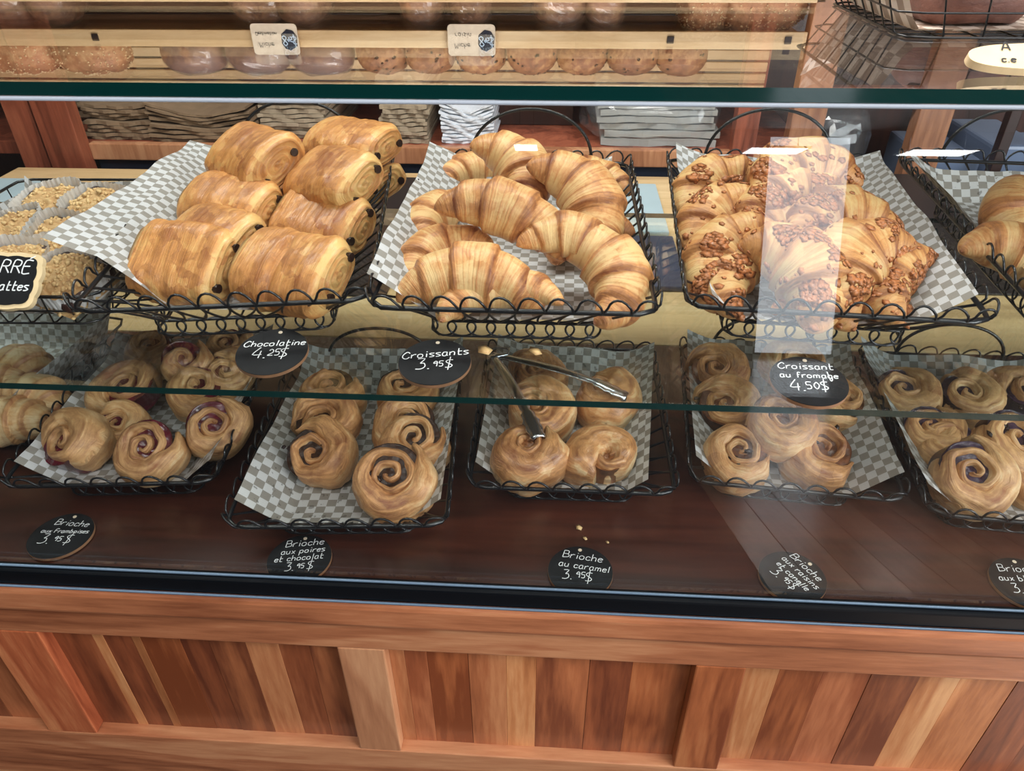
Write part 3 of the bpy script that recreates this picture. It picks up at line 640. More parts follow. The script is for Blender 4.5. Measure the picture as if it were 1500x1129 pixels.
# ------------------------------------------------------------------ plain croissants
Cr = croissant
Cr(730, 440, 1.095, 14, 10, 0, 'shadowed plain croissant lying low in the centre of its basket', L=.14, r=.027)
Cr(690, 425, 1.10, 2, 42, 4, 'plain croissant lying across the front left of its basket', L=.172, r=.036, A=.85)
Cr(650, 385, 1.10, 42, 20, -5, 'curled plain croissant with a dark brown end at the left', L=.125, r=.033, A=1.3)
Cr(868, 403, 1.112, -58, 25, 10, 'strongly curved pale croissant at the front right', L=.125, r=.037, A=1.55)
Cr(740, 325, 1.15, -18, 40, 4, 'plain croissant lying diagonally on top in the centre', L=.175, r=.034, A=.8)
Cr(838, 360, 1.135, -12, 30, 0, 'small plain croissant bridging centre and front right', L=.13, r=.027, A=.9)
Cr(742, 252, 1.15, -52, 25, 10, 'fat croissant at the back left, highest in its basket', L=.13, r=.040, A=1.3)
Cr(838, 295, 1.14, -50, 28, 14, 'broad glossy croissant at the back right', L=.15, r=.042, A=1.25)
Cr(868, 262, 1.105, -12, 10, 8, 'croissant with a round knob end in the back right corner', L=.13, r=.028, A=1.0)
Cr(655, 318, 1.105, 60, 5, 0, 'croissant half hidden at the left side under the diagonal one', L=.13, r=.031)
Cr(700, 255, 1.10, 20, 5, 0, 'croissant half hidden at the far back left', L=.13, r=.030)
Cr(862, 352, 1.095, 30, 20, 0, 'pale croissant half hidden at the right below the broad one', L=.12, r=.030)
# ------------------------------------------------------------------ cheese croissants
CG = 'cheese croissants in their basket'
def CC(*a, **k): return croissant(*a, group=CG, cheese=True, **k)
CC(1052, 282, 1.12, 40, 25, -8, 'golden cheese croissant at the back left with a crusty end', L=.13, r=.038, A=1.3)
CC(1062, 333, 1.115, 42, 30, -8, 'cheese croissant second from the back along the left side', L=.13, r=.036, A=1.3)
CC(1078, 385, 1.11, 48, 30, -8, 'cheese croissant third from the back along the left side', L=.13, r=.036, A=1.35)
CC(1098, 406, 1.10, 50, 22, -4, 'cheese croissant at the front left corner, crusty end down', L=.115, r=.032, A=1.35)
CC(1180, 262, 1.165, 20, 25, 8, 'cheese croissant on top at the back, under the paper corner', L=.15, r=.04, A=1.1)
CC(1160, 305, 1.14, 20, 25, 0, 'cheese croissant in the second row from the back, centre', L=.15, r=.038, A=1.1)
CC(1235, 335, 1.13, 15, 25, 8, 'cheese croissant with shredded crust right of centre', L=.14, r=.038, A=1.2)
CC(1150, 352, 1.11, 10, 25, 0, 'cheese croissant low in the centre', L=.14, r=.034, A=1.2)
CC(1155, 408, 1.115, -60, 30, 0, 'pale wide cheese croissant at the front centre', L=.13, r=.043, A=1.3)
CC(1268, 405, 1.115, 52, 32, 0, 'pale cheese croissant with brown flakes at the front right', L=.14, r=.044, A=1.3)
CC(1322, 415, 1.10, 60, 20, 6, 'cheese croissant at the far right, lowest in its basket', L=.13, r=.036, A=1.2)
CC(1230, 445, 1.082, 0, 10, 0, 'flat cheese croissant under the front right ones', L=.16, r=.026, A=.8)
# right basket
croissant(1500, 392, 1.10, -40, 20, 0, 'shiny brown croissant at the right picture edge, front one', L=.14, r=.04, group='croissants in the right end basket')
croissant(1512, 318, 1.12, 60, 20, 0, 'dark croissant at the right picture edge, rear one', L=.13, r=.038, group='croissants in the right end basket')
# ------------------------------------------------------------------ lower rolls
g5 = 'raspberry rolls'; g6 = 'pear and chocolate rolls'; g7 = 'caramel buns'; g8 = 'raisin and cinnamon rolls'; g9 = 'blueberry rolls'
def rr(*a, **k): return roll('raspberry_roll', *a, g5, mat='rollpale', fill='berry', **k)
rr(225, 515, .875, 20, 14, 4, 'raspberry roll with a hollow centre at the back', R=.05, turns=2.0, gap=.4)
rr(335, 512, .872, 80, 18, 8, 'raspberry roll in the back right corner of its basket', R=.048, turns=2)
rr(330, 552, .872, 140, 18, 20, 'raspberry roll at the right, under the shelf edge', R=.048, turns=2, gap=.3)
rr(190, 572, .868, 200, 16, 0, 'large raspberry roll with a deep hollow at the left', R=.06, turns=2.2, gap=.45)
rr(268, 530, .90, -60, 29, 32, 'torn raspberry roll with a raised tail in the middle', R=.046, Hh=.04, turns=1.4, gap=.4, tail=2)
rr(290, 572, .875, 60, 22, 16, 'smooth plain side of a raspberry roll in the middle', R=.05, turns=1.8)
rr(178, 628, .85, 100, 22, 6, 'small raspberry roll squeezed behind the two front ones', R=.042, turns=2.2, gap=.3)
rr(312, 626, .868, 30, 35, 24, 'raspberry roll with a vivid red spiral at the right', R=.052, turns=2.2, gap=.35)
rr(113, 653, .858, 150, 30, -19, 'raspberry roll at the front left, spiral facing left', R=.054, Hh=.062, turns=2.1, gap=.3)
rr(221, 656, .862, 210, 37, 3, 'raspberry roll at the front centre with an oval spiral', R=.055, Hh=.05, turns=2.5, gap=.3)
def pr(*a, **k): return roll('pear_chocolate_roll', *a, g6, mat='roll', fill='darkfill', **k)
pr(485, 576, .868, 30, 14, 0, 'pear and chocolate roll at the back left of its basket', R=.055, turns=2, gap=.4)
pr(590, 575, .868, 70, 14, 8, 'pear and chocolate roll at the back right, below the round sign', R=.055, turns=2)
pr(478, 622, .866, 120, 22, -6, 'pear and chocolate roll second from the back on the left', R=.058, turns=2.2, gap=.25)
pr(598, 622, .868, 200, 25, 10, 'ragged pear and chocolate roll second from the back on the right', R=.056, turns=2.4)
pr(605, 646, .865, 250, 27, 13, 'pear and chocolate roll right behind the large front one', R=.055, turns=2.4)
pr(466, 669, .858, 60, 30, -6, 'pear and chocolate roll at the front left with chocolate bits', R=.057, Hh=.052, turns=2.2, gap=.3, bits=5)
pr(573, 699, .866, 170, 33, 5, 'large pear and chocolate roll at the front right, nearest the glass', R=.063, Hh=.05, turns=2.7, gap=.3, bits=4)
def ca(*a, **k): return roll('caramel_bun', *a, g7, mat='caramel', fill='carafill', **k)
ca(785, 556, .868, 40, 10, 0, 'caramel bun at the back left under the tongs hinge', R=.056, Hh=.055, turns=2.4, gap=.1, puff=1.3)
ca(782, 605, .868, 200, 19, 0, 'caramel bun with white icing streaks under the left tong arm', R=.062, Hh=.06, turns=2.8, gap=.15, puff=1.2)
ca(878, 584, .86, 100, 13, 3, 'caramel bun at the back right under the right tong arm', R=.062, Hh=.062, turns=2.0, gap=.08, puff=1.5)
ca(770, 663, .862, 10, 22, 0, 'caramel bun at the front left with a heart-shaped fold', R=.06, Hh=.066, turns=2.1, gap=.12, puff=1.4, dome=.004)
ca(887, 675, .852, 280, 19, 3, 'smooth round caramel bun at the front right', R=.06, Hh=.064, turns=1.9, gap=.12, puff=1.5, dip=.004)
def cn(*a, **k): return roll('raisin_cinnamon_roll', *a, g8, mat='roll', fill='cinn', **k)
cn(1048, 548, .868, 20, 17, -5, 'raisin roll at the back left of its basket', R=.056, turns=2.4, gap=.3)
cn(1062, 598, .866, 90, 22, -6, 'raisin roll in the middle of the left side', R=.056, turns=2.2, gap=.35, bits=4)
cn(1165, 540, .868, 150, 14, 0, 'raisin roll at the back hidden behind the cheese croissant sign', R=.056, turns=2.2)
cn(1225, 590, .864, 220, 14, 6, 'raisin roll at the back right below the round sign', R=.052, turns=2.2, bits=3)
cn(1080, 665, .858, 240, 30, -5, 'raisin roll at the front left with a tall dark centre', R=.054, Hh=.055, turns=2.3, gap=.3, bits=4)
cn(1198, 663, .858, 300, 26, 6, 'raisin roll at the front right with an open centre', R=.056, Hh=.056, turns=2.1, gap=.35, bits=5)
cn(1138, 618, .892, 40, 24, 0, 'raisin roll stacked on top in the middle, loosely wound', R=.056, turns=2.0, gap=.4)
def bl(*a, **k): return roll('blueberry_roll', *a, g9, mat='rollpale', fill='blue', **k)
bl(1320, 578, .868, 20, 17, -5, 'blueberry roll at the back left of the right end basket', R=.056, turns=2.2)
bl(1412, 585, .868, 120, 14, 0, 'blueberry roll at the back centre of the right end basket', R=.055, turns=2)
bl(1500, 580, .868, 200, 14, 0, 'blueberry roll at the back right, cut by the picture edge', R=.055, turns=2)
bl(1358, 632, .862, 60, 22, -6, 'blueberry roll in the middle of the left side, turned away', R=.05, turns=2)
bl(1385, 653, .858, 100, 22, -5, 'smooth blueberry roll right behind the large front spiral', R=.055, turns=1.8)
bl(1478, 646, .876, 10, 29, 11, 'blueberry roll with dark berries at the right, leaning right', R=.062, Hh=.045, turns=2.1, gap=.4, bits=6)
bl(1415, 695, .866, 190, 35, 3, 'large blueberry roll with a clear black spiral at the front', R=.062, Hh=.05, turns=2.7, gap=.35)
bl(1512, 706, .848, 70, 22, 0, 'blueberry roll at the lower right picture edge', R=.05, turns=2)
# ------------------------------------------------------------------ straight wire trays
def wire_tray(cx, y0, w, d, z, h, flare, rot, label, nx=9, ny=9, group=None, zl=2):
    e = empty('wire_tray', (cx, y0 + d / 2, z), label, 'wire tray', group, (0, 0, rot)); W2, D2 = w / 2, d / 2; w2, d2 = W2 - flare, D2 - flare; L = []
    def rec(a, b, zz, r): rf, ln = rrect(2 * a, 2 * b, .02); q = np.linspace(0, 1, 60, endpoint=False); L.append((np.c_[rf(q), np.full(60, zz)], r, True))
    rec(W2, D2, h, .0022); rec(w2, d2, .002, .0014); rec((W2 + w2) / 2, (D2 + d2) / 2, h * .5, .0012)
    tubes('rim_wire', L[:1], 'wire', e); tubes('base_wire', L[1:], 'wire', e)
    cr = []
    for t in np.linspace(-1, 1, nx + 2)[1:-1]: cr.append(([(t * W2, -D2, h), (t * w2, -d2, .004), (t * w2, -d2 + .006, .001), (t * w2, 0, .001), (t * w2, d2 - .006, .001), (t * w2, d2, .004), (t * W2, D2, h)], .0011, False))
    for t in np.linspace(-1, 1, ny + 2)[1:-1]: cr.append(([(-W2, t * D2, h), (-w2, t * d2, .004), (-w2 + .006, t * d2, .001), (0, t * d2, .001), (w2 - .006, t * d2, .001), (w2, t * d2, .004), (W2, t * D2, h)], .0011, False))
    tubes('cross_wire', cr, 'wire', e)
    B = Basket(); B.w, B.d, B.zb, B.h, B.fl, B.foot, B.cx, B.cy, B.rot, B.root = w, d, z, h, flare, .003, cx, y0 + d / 2, rot, e
    return B
B0 = wire_tray(-.72, .74, .33, .41, ZS, .05, .02, R_(2), 'straight wire tray of crumble-topped squares in paper cups, left end of the shelf')
liner(B0, [(-.145, -.180), (.148, -.180), (.148, .188), (-.145, .188)], 'blue-white paper lining the tray of crumble squares', 'check', seed=21, beyond=.1)
B10 = wire_tray(-.95, .79, .36, .32, ZD, .055, .02, R_(-4), 'straight wire tray on the deck at the left picture edge')
liner(B10, [(-.17, -.15), (.17, -.15), (.175, .165), (-.17, .165)], 'chequered paper in the left edge deck tray', seed=23, beyond=.4)
def crumble(px, py, z, yaw, tx, ty, label, s=.086):
    CNT[0] += 1; sd = CNT[0]; e = empty('crumble_square', P(px, py, z), label, 'pastry', 'crumble squares in paper cups', place_rot(yaw, tx, ty))
    n, m = 54, 54; U, V = np.meshgrid(np.linspace(-1, 1, n), np.linspace(-1, 1, m), indexing='ij'); U, V = U.ravel(), V.ravel()
    r8 = (np.abs(U) ** 4 + np.abs(V) ** 4) ** .25; X = np.c_[U * s / 2, V * s / 2, .015 * (1 - r8 ** 4)]
    k = r8 > .97; X[k, 2] = -.012
    cells = fbm(X, sd, 210, 2); big = fbm(X, sd + 1, 90, 1)
    X[:, 2] += np.where(k, 0, .0024 * np.abs(cells) * 1.3 + .0015 * big)
    obj('crumble', mesh('crumble', X, grid(n, m), True, np.c_[U, V], .45 - .25 * np.abs(cells) + .1 * big), 'crumble', e)
    box('filling', (0, 0, 0), (s * .96, s * .96, .016), 'datefill', None, .006).parent = e
    # pleated cup
    na = 144; a = np.linspace(0, 2 * PI, na, endpoint=False); V2 = []; lv = 5
    for i in range(lv):
        t = i / (lv - 1); sq = (np.abs(np.cos(a)) ** 3.2 + np.abs(np.sin(a)) ** 3.2) ** (-1 / 3.2)
        R = s * (.485 + .06 * t) * sq + .0011 * (t + .15) * np.sign(np.sin(a * 36)); V2.append(np.c_[R * np.cos(a), R * np.sin(a), -.016 + .034 * t + .004 * t * np.sin(a * 2 + sd)])
    obj('paper_cup', mesh('paper_cup', np.concatenate(V2), [f[::-1] for f in grid(lv, na, False, True)], False), 'cup', e)
    def pl(rs): i = rs.randint(len(X)); return X[i], (0, 0, 1)
    c = lumps(150, sd, pl, .0018, .0048, 'crumbs', .7); o = obj('crumbs', c, 'crumble', e); o['kind'] = 'stuff'
    return e
crumble(75, 300, 1.085, 10, 10, 0, 'crumble square in the back row, middle'); crumble(148, 306, 1.085, -12, 14, 6, 'crumble square in the back right corner of the tray')
crumble(18, 342, 1.085, 20, 14, -6, 'crumble square at the left picture edge, second row'); crumble(90, 352, 1.083, -8, 16, 0, 'crumble square in the middle of the tray')
crumble(15, 392, 1.08, 5, 10, 0, 'crumble square behind the black scalloped sign'); crumble(78, 384, 1.075, 12, 8, 0, 'crumble square half covered by its neighbours, right of the sign')
crumble(100, 412, 1.082, -18, 14, 4, 'crumble square tipped forward in the front right corner')
# scalloped sign at left
def stand_sign(px, py, z, w, h, tilt, lines, label, yaw=0, face='slate', edge='signwood', chalk='chalk', plq=True):
    e = empty('price_sign', P(px, py, z), label, 'sign', None, (R_(tilt), 0, R_(yaw)))
    def outline(sc, n=120):
        out = []
        for i in range(n):
            a = 2 * PI * i / n; c, s = math.cos(a), math.sin(a); q = (abs(c) ** 5 + abs(s) ** 5) ** -.2; b = 1 + .045 * abs(math.sin(a * 6))
            out.append((c * q * w / 2 * b * sc, s * q * h / 2 * b * sc))
        return out
    for nm, sc, z0, z1, mt in (('board', 1.0, -.003, .003, edge), ('chalkboard', .86, .003, .0042, face)):
        o = outline(sc); n = len(o); V = [(x, y, z1) for x, y in o] + [(x, y, z0) for x, y in o]
        F = [tuple(range(n)), tuple(range(2 * n - 1, n - 1, -1))] + [(i, n + i, n + (i + 1) % n, (i + 1) % n) for i in range(n)]
        obj(nm, mesh(nm, V, F, False), mt, e)
    L = []
    for t, x, y, sz, an in lines: L += glyph_lines(t, x, y, sz, R_(an))
    ribbon('lettering', L, .0016, .0043, chalk, e)
    return e
stand_sign(6, 412, 1.112, .088, .07, 38, [('CARRÉ', .0, .009, .016, 0), ("aux dattes", -.002, -.013, .0115, 0)], 'black scalloped chalk sign in front of the crumble squares', 0)
# pastries in the left edge deck tray
for i, (px, py, lab) in enumerate(((30, 545, 'pale turnover at the back of the left edge tray'), (45, 588, 'pale turnover in the middle of the left edge tray'), (12, 622, 'pale turnover at the front of the left edge tray'), (-25, 575, 'pale turnover mostly outside the picture at left'))):
    me = croissant_mesh(900 + i, .14, .036, .5, 3); o = bpy.data.objects.new('turnover', me); me.name = 'turnover'; C.objects.link(o); me.materials.append(M['rollpale']); o.location = P(px, py, .85); o.rotation_euler = place_rot(-30 + 20 * i, 15, 0); tag(o, lab, 'pastry', 'turnovers in the left edge tray')
# ------------------------------------------------------------------ tongs
def tongs():
    a = P(722, 520, .915); b1 = P(790, 640, .90); b2 = P(920, 578, .895)
    e = empty('serving_tongs', a, 'polished steel serving tongs lying open over the caramel buns', 'tongs')
    def arm(b, nm, side):
        d = Vector(b) - a; L = d.length; t = d.normalized(); up = Vector((0, 0, 1)); s = t.cross(up).normalized(); u = s.cross(t)
        V = []; n = 40
        for i in range(n):
            q = i / (n - 1); wd = (.0058 + .002 * math.sin(q * PI)) if q < .72 else .0062 + .006 * math.sin((q - .72) / .28 * PI * .8)
            dp = .0035 + (.004 * sst(.72, 1, q)); arch = .012 * math.sin(q * PI) * .6 - .006 * sst(.75, 1, q)
            sc = .0016 * math.sin(q * 150) * (q > .74)
            for k in range(7):
                an = PI * k / 6; V.append(a + t * (L * q) + s * ((wd + sc) * math.cos(an)) + u * (arch + dp * math.sin(an)))
        me = mesh(nm, [v - a for v in V], grid(n, 7)); o = obj(nm, me, 'steel', e); m = o.modifiers.new('solid', 'SOLIDIFY'); m.thickness = .0012
    arm(b1, 'arm', 1); arm(b2, 'arm', -1)
    v, f = tube_data([Vector((-.004, -.012, .004)), Vector((-.012, .004, .004)), Vector((.006, .012, .006)), Vector((.024, .010, .006)), Vector((.022, -.004, .004))], .0016, True, 6)
    obj('locking_ring', mesh('locking_ring', v, f), 'steel', e)
tongs()
# ------------------------------------------------------------------ round chalk signs
def disc_sign(px, py, z, lines, label, group, r=.0385, yaw=0, tx=0, ty=0, sc=1.0):
    e = empty('price_disc', P(px, py, z), label, 'sign', group, place_rot(yaw, tx, ty)); n = 64
    V = [(r * math.cos(2 * PI * i / n), r * math.sin(2 * PI * i / n), zz) for zz in (.002, -.0018) for i in range(n)]
    F = [tuple(range(n)), tuple(range(2 * n - 1, n - 1, -1))] + [(i, n + i, n + (i + 1) % n, (i + 1) % n) for i in range(n)]
    obj('disc', mesh('disc', V, F, False), 'slate_wood', e)
    rf = r * .994; V = [(rf * math.cos(2 * PI * i / n), rf * math.sin(2 * PI * i / n), zz) for zz in (.0027, .0019) for i in range(n)]
    obj('chalkboard', mesh('chalkboard', V, F, False), 'slate', e)
    v, f = tube_data([(0, r * .84, .0024), (0, r * .84, .0031)], .0024, False, 12); obj('hole', mesh('hole', v, f, False), 'cream', e)
    L = []
    for t, x, y, s, an in lines: L += glyph_lines(t, x * r, y * r, s * r * sc, R_(an))
    ribbon('lettering', L, .0012 if r > .04 else .0009, .0030, 'chalk', e)
    return e
SG = 'round chalkboard price signs'
disc_sign(399, 517, ZS + .016, [('Chocolatine', .0, .22, .245, 6), ('4.', -.28, -.32, .46, 6), ('25', .1, -.18, .26, 6), ('$', .38, -.26, .42, 6)], 'round chalkboard sign reading Chocolatine, 4.25 dollars', SG, .0405, 0, 8, 0)
disc_sign(637, 532, ZS + .014, [('Croissants', .0, .2, .285, 8), ('3.', -.28, -.34, .44, 4), ('95', .12, -.22, .22, 4), ('$', .42, -.3, .40, 4)], 'round chalkboard sign reading Croissants, 3.95 dollars', SG, .0405, 2, 6, 0)
disc_sign(1184, 560, ZS + .014, [('Croissant', -.02, .46, .25, 6), ('au fromage', .02, .10, .22, 6), ('4.', -.3, -.46, .44, 6), ('50', .08, -.34, .27, 6), ('$', .38, -.36, .38, 6)], 'round chalkboard sign reading Croissant au fromage, 4.50 dollars', SG, .0405, -6, 6, 0)
disc_sign(90, 786, ZD + .003, [('Brioche', .10, .42, .26, -2), ('aux Framboises', .06, .10, .17, 2), ('3.', -.38, -.38, .40, 0), ('95', .02, -.26, .2, 0), ('$', .36, -.36, .42, 0)], 'round chalkboard sign for raspberry brioche at the left', SG, .0395, 0)
disc_sign(439, 820, ZD + .003, [('Brioche', .05, .52, .27, 6), ('aux poires', .06, .22, .22, 6), ('et chocolat', 0, -.08, .22, 6), ('3.', -.2, -.5, .32, 4), ('95', .12, -.40, .18, 4), ('$', .42, -.46, .36, 4)], 'round chalkboard sign for pear and chocolate brioche', SG, .0395, 4)
disc_sign(850, 838, ZD + .003, [('Brioche', .06, .44, .28, -8), ('au caramel', .1, .06, .24, -8), ('3.', -.4, -.34, .34, -4), ('95', .0, -.28, .22, -4), ('$', .24, -.44, .4, -4)], 'round chalkboard sign for caramel brioche', SG, .0395, 0)
disc_sign(1160, 846, ZD + .003, [('Brioche', .0, .52, .26, -6), ('aux raisins', .04, .22, .21, -6), ('et canelle', .0, -.08, .21, -6), ('3.', -.36, -.42, .34, -4), ('95', .02, -.36, .18, -4), ('$', .26, -.46, .34, -4)], 'round chalkboard sign for raisin brioche, turned sideways', SG, .0395, -52)
disc_sign(1502, 856, ZD + .003, [('Brioche', .0, .42, .28, 4), ('aux bleuets', .0, .06, .22, 4), ('3.', -.36, -.42, .34, 0), ('95', .02, -.36, .2, 0), ('$', .36, -.42, .36, 0)], 'round chalkboard sign cut by the right picture edge', SG, .0395, -4)
# crumbs and flakes
def flakes(pts, label, mat='crumble', s=(.002, .005), n=None):
    for k, (px, py, z) in enumerate(pts):
        me = lumps(1, 70 + k, lambda rs: ((0, 0, 0), (0, 0, 1)), s[0], s[1], 'flake', .3); o = bpy.data.objects.new('pastry_flake', me); o.location = P(px, py, z); C.objects.link(o); me.materials.append(M[mat]); tag(o, label + (', nearest the tray', ', in the middle', ', the rightmost one')[k], 'crumb', label)
flakes([(848, 772, .802), (857, 788, .802), (890, 794, .802)], 'tiny pale crumb on the dark deck near the caramel sign')
flakes([(710, 512, 1.043), (784, 514, 1.043)], 'pastry flake fallen on the glass shelf above the tongs', 'croissant', (.006, .010))
# ================================================================== behind the case
ctr = empty('work_counter', (0, 1.5, 0), 'pale maple work counter behind the display case', 'counter')
box2('counter_top', (X0, 1.15, ZD - .035), (X1, 2.06, ZD - .001), 'beige', ctr, .003)
box2('cabinet', (X0 + .02, 1.17, .02), (X1 - .02, 2.03, ZD - .036), 'darkbrown', ctr, .003)
# black mats, boards lying on the counter
def slabthing(name, px0, py0, px1, py1, z, th, mat, label, cat, bev=.004):
    a = P(px0, py1, z); b = P(px1, py0, z); o = box2(name, (a.x, a.y, z), (max(a.x + .05, b.x), b.y, z + th), mat, None, bev); return tag(o, label, cat)
slabthing('black_mat', 140, 262, 640, 425, ZD, .004, 'dark', 'black mat on the counter behind the chocolatine basket', 'mat')
slabthing('black_mat', 1130, 262, 1700, 425, ZD, .004, 'dark', 'black mat on the counter behind the right baskets', 'mat')
slabthing('cutting_board', 905, 275, 960, 345, ZD, .012, 'board', 'pale blue cutting board between the middle and right baskets', 'cutting board')
slabthing('serving_tray', 890, 352, 985, 425, ZD, .012, 'navy', 'dark steel tray on the counter right of the plain croissants', 'tray')
slabthing('cutting_board', -60, 268, 120, 300, ZD, .012, 'board', 'pale board on the counter behind the crumble tray', 'cutting board')
# shelving unit
SY = 2.15
un = empty('shelving_unit', (0, 2.4, 0), 'tall wooden shelving unit for bags and loaves behind the counter', 'shelf')
def post(px0, px1, py, mat, y=SY, d=.05, z0=0, z1=2.3): a, b = PY(px0, py, y).x, PY(px1, py, y).x; return box2('post', (a, y, z0), (b, y + d, z1), mat, un, .003)
post(-4, 36, 140, 'post', z1=1.199); post(38, 92, 140, 'post', SY - .012, z1=1.199); post(1076, 1110, 195, 'post', SY + .02, z1=1.199); post(1157, 1206, 190, 'post_light'); post(1340, 1390, 190, 'post_light')
box2('shelf_board', (-2.0, SY + .06, .79), (.735, SY + .58, .83), 'post', un, .003); box2('shelf_edge', (-1.44, SY + .03, .785), (.65, SY + .058, .835), 'post_light', un, .003)
box2('cross_rail', (.735, SY + .01, .985), (.985, SY + .04, 1.02), 'post', un, .003)
box2('back_board', (-2.0, SY + .62, .15), (1.9, SY + .64, 1.22), 'darkbrown', un, 0)
box2('lower_panel', (-1.45, SY + .07, .36), (.65, SY + .09, .775), 'navy', un, .002)
box2('lower_board', (-1.45, SY + .05, .30), (.65, SY + .5, .34), 'darkbrown', un, .002)
box2('divider', (-.2, SY + .3, .831), (.04, SY + .6, 1.2), 'darkbrown', un, .002)
box2('upper_shelf', (-2.0, SY + .05, 1.20), (1.0, SY + .58, 1.23), 'brownboard', un, .003)
# steel bins in the dark at right, upright dark slats
for k, (x0, x1, z0, z1) in enumerate(((1.09, 1.25, .62, .80), (1.27, 1.42, .62, .84), (1.45, 1.62, .62, .80))):
    o = box2('steel_bin', (x0, SY + .1, z0), (x1, SY + .4, z1), 'bins', None, .01); tag(o, ('blue grey bin left of the first dark slat', 'blue grey bin between the two dark slats', 'blue grey bin at the far right behind the case')[k], 'bin', 'blue grey bins')
bd = tag(box2('bin_stand', (1.05, SY + .06, 0), (1.7, SY + .45, .618), 'dark', None, .003), 'dark stand under the blue grey bins', 'stand')
for x in (1.245, 1.425): box2('upright', (x, SY + .03, 0), (x + .03, SY + .06, 1.2), 'darkbrown', un, .002)
# bag stacks on the shelf
def stack(name, x0, x1, y0, y1, z, n, th, mat, label, cat, seed, fold=0.0, jit=.008, sheet='bag', sx=0):
    rs = np.random.RandomState(seed); e = empty(name, ((x0 + x1) / 2, (y0 + y1) / 2, z), label, cat, 'stacks of paper bags on the rear shelf'); zz = 0; w, d = x1 - x0, y1 - y0
    for i in range(n):
        U, V = np.meshgrid(np.linspace(-.5, .5, 13), np.linspace(-.5, .5, 5), indexing='ij'); U, V = U.ravel(), V.ravel()
        zf = fold * (i / n) * (np.abs(U * 2 - .1) ** 1.2) * 1.0 + .0015 * np.sin(U * 9 + i)
        X = np.c_[U * w + jit * rs.randn() * .6, V * d + jit * rs.randn() * .7 + .004 * np.sin(U * 21 + i * 2), zz + zf]
        t = th * (.75 + .5 * rs.rand()); X2 = X.copy(); X2[:, 2] += t * .8; m = len(X); g = grid(13, 5); F = [q[::-1] for q in g] + [tuple(a + m for a in q) for q in g]
        bd = [(a * 5) for a in range(13)] + [60 + b for b in range(1, 5)] + [a * 5 + 4 for a in range(11, -1, -1)] + [b for b in range(3, 0, -1)]
        F += [(bd[k], bd[(k + 1) % len(bd)], bd[(k + 1) % len(bd)] + m, bd[k] + m) for k in range(len(bd))]
        o = obj(sheet, mesh(sheet, np.r_[X, X2], F, False), mat, e); o.rotation_euler = (0, 0, rs.randn() * .015); zz += t
    return e
z0 = .831; ST = 'bag stack'
stack('paper_bag_stack', -1.47, -1.26, SY + .09, SY + .5, z0, 9, .012, 'kraft', 'stack of kraft paper bags right of the left post', ST, 1, .012)
stack('paper_bag_stack', -1.25, -.93, SY + .07, SY + .5, z0, 8, .010, 'kraft', 'folded kraft bags sagging in the middle, second stack from left', ST, 2, .04)
stack('paper_bag_stack', -.925, -.72, SY + .12, SY + .5, z0, 11, .013, 'kraft2', 'pale kraft bag stack behind the chocolatines', ST, 3)
stack('paper_bag_stack', -.54, -.40, SY + .08, SY + .4, z0, 15, .013, 'kraft2', 'tall narrow stack of small pale kraft bags', ST, 4, 0, .005)
stack('paper_bag_stack', -1.68, -1.5, SY + .25, SY + .5, z0, 10, .012, 'kraft', 'kraft bag stack at the far left behind the post', ST, 5)
stack('paper_sleeve_stack', -.36, -.20, SY + .09, SY + .3, z0, 12, .0075, 'whitepaper', 'stack of white paper sleeves curling upward', ST, 6, .03, .003, 'sleeve')
stack('carton_stack', .11, .45, SY + .09, SY + .5, z0, 7, .021, 'greycard', 'stack of flat grey cartons in clear plastic wrap', 'carton stack', 7, 0, .012, 'carton')
def film(name, c, s, label, seed):
    bm = bmesh.new(); bmesh.ops.create_icosphere(bm, subdivisions=4, radius=1); me = bpy.data.meshes.new(name); bm.to_mesh(me); bm.free()
    V = np.array([v.co[:] for v in me.vertices]); V = np.sign(V) * np.abs(V) ** .55; V = V * np.array(s) / 2; V[:, 2] = np.maximum(V[:, 2], -s[2] / 2); V += .006 * fbm(V, seed, 60, 2)[:, None]
    me.vertices.foreach_set('co', V.ravel()); me.polygons.foreach_set('use_smooth', [False] * len(me.polygons)); me.materials.append(M['plastic'])
    o = bpy.data.objects.new(name, me); o.location = c; C.objects.link(o); return tag(o, label, 'plastic bag')
film('plastic_wrap', (.27, SY + .28, z0 + .075), (.42, .46, .15), 'crinkled clear plastic wrap around the grey cartons', 4)
film('plastic_bag', (.83, SY + .22, .80), (.2, .25, .28), 'clear plastic bag hanging between the two rear posts', 6)
# ---- bread shelves (seen mirrored in the glass top)
bs = empty('bread_rack', (-.4, 2.4, 1.5), 'pale wood bread rack with slatted back above the bag shelf', 'shelf')
xl, xr = -2.1, .64
box2('shelf_board', (xl, SY + .02, 1.545), (xr, SY + .36, 1.563), 'pine', bs, .002)
box2('front_lip', (xl, SY - .002, 1.532), (xr, SY + .016, 1.575), 'pine', bs, .002)
for k in range(6): box2('back_slat', (xl, SY + .345, 1.572 + k * .034), (xr, SY + .358, 1.572 + k * .034 + .027), 'pine', bs, .002)
box2('lower_front', (xl, SY + .0, 1.388), (xr + .03, SY + .018, 1.464), 'pine', bs, .002)
box2('lower_shelf', (xl, SY + .02, 1.388), (xr + .03, SY + .36, 1.40), 'brownboard', bs, .002)
for k in range(3): box2('back_slat', (xl, SY + .335, 1.405 + k * .045), (xr + .5, SY + .344, 1.405 + k * .045 + .043), 'brownboard', bs, .002)
for xx in (xl, -.55, xr - .03): box2('rack_upright', (xx, SY + .362, 1.232), (xx + .04, SY + .40, 1.85), 'post', bs, .002)
for px in (138, 983, 1156):
    p = MY(px, 50, SY - .004); o = box2('clip', (p.x - .009, SY - .006, 1.543), (p.x + .009, SY - .0021, 1.561), 'dark', bs, .001)
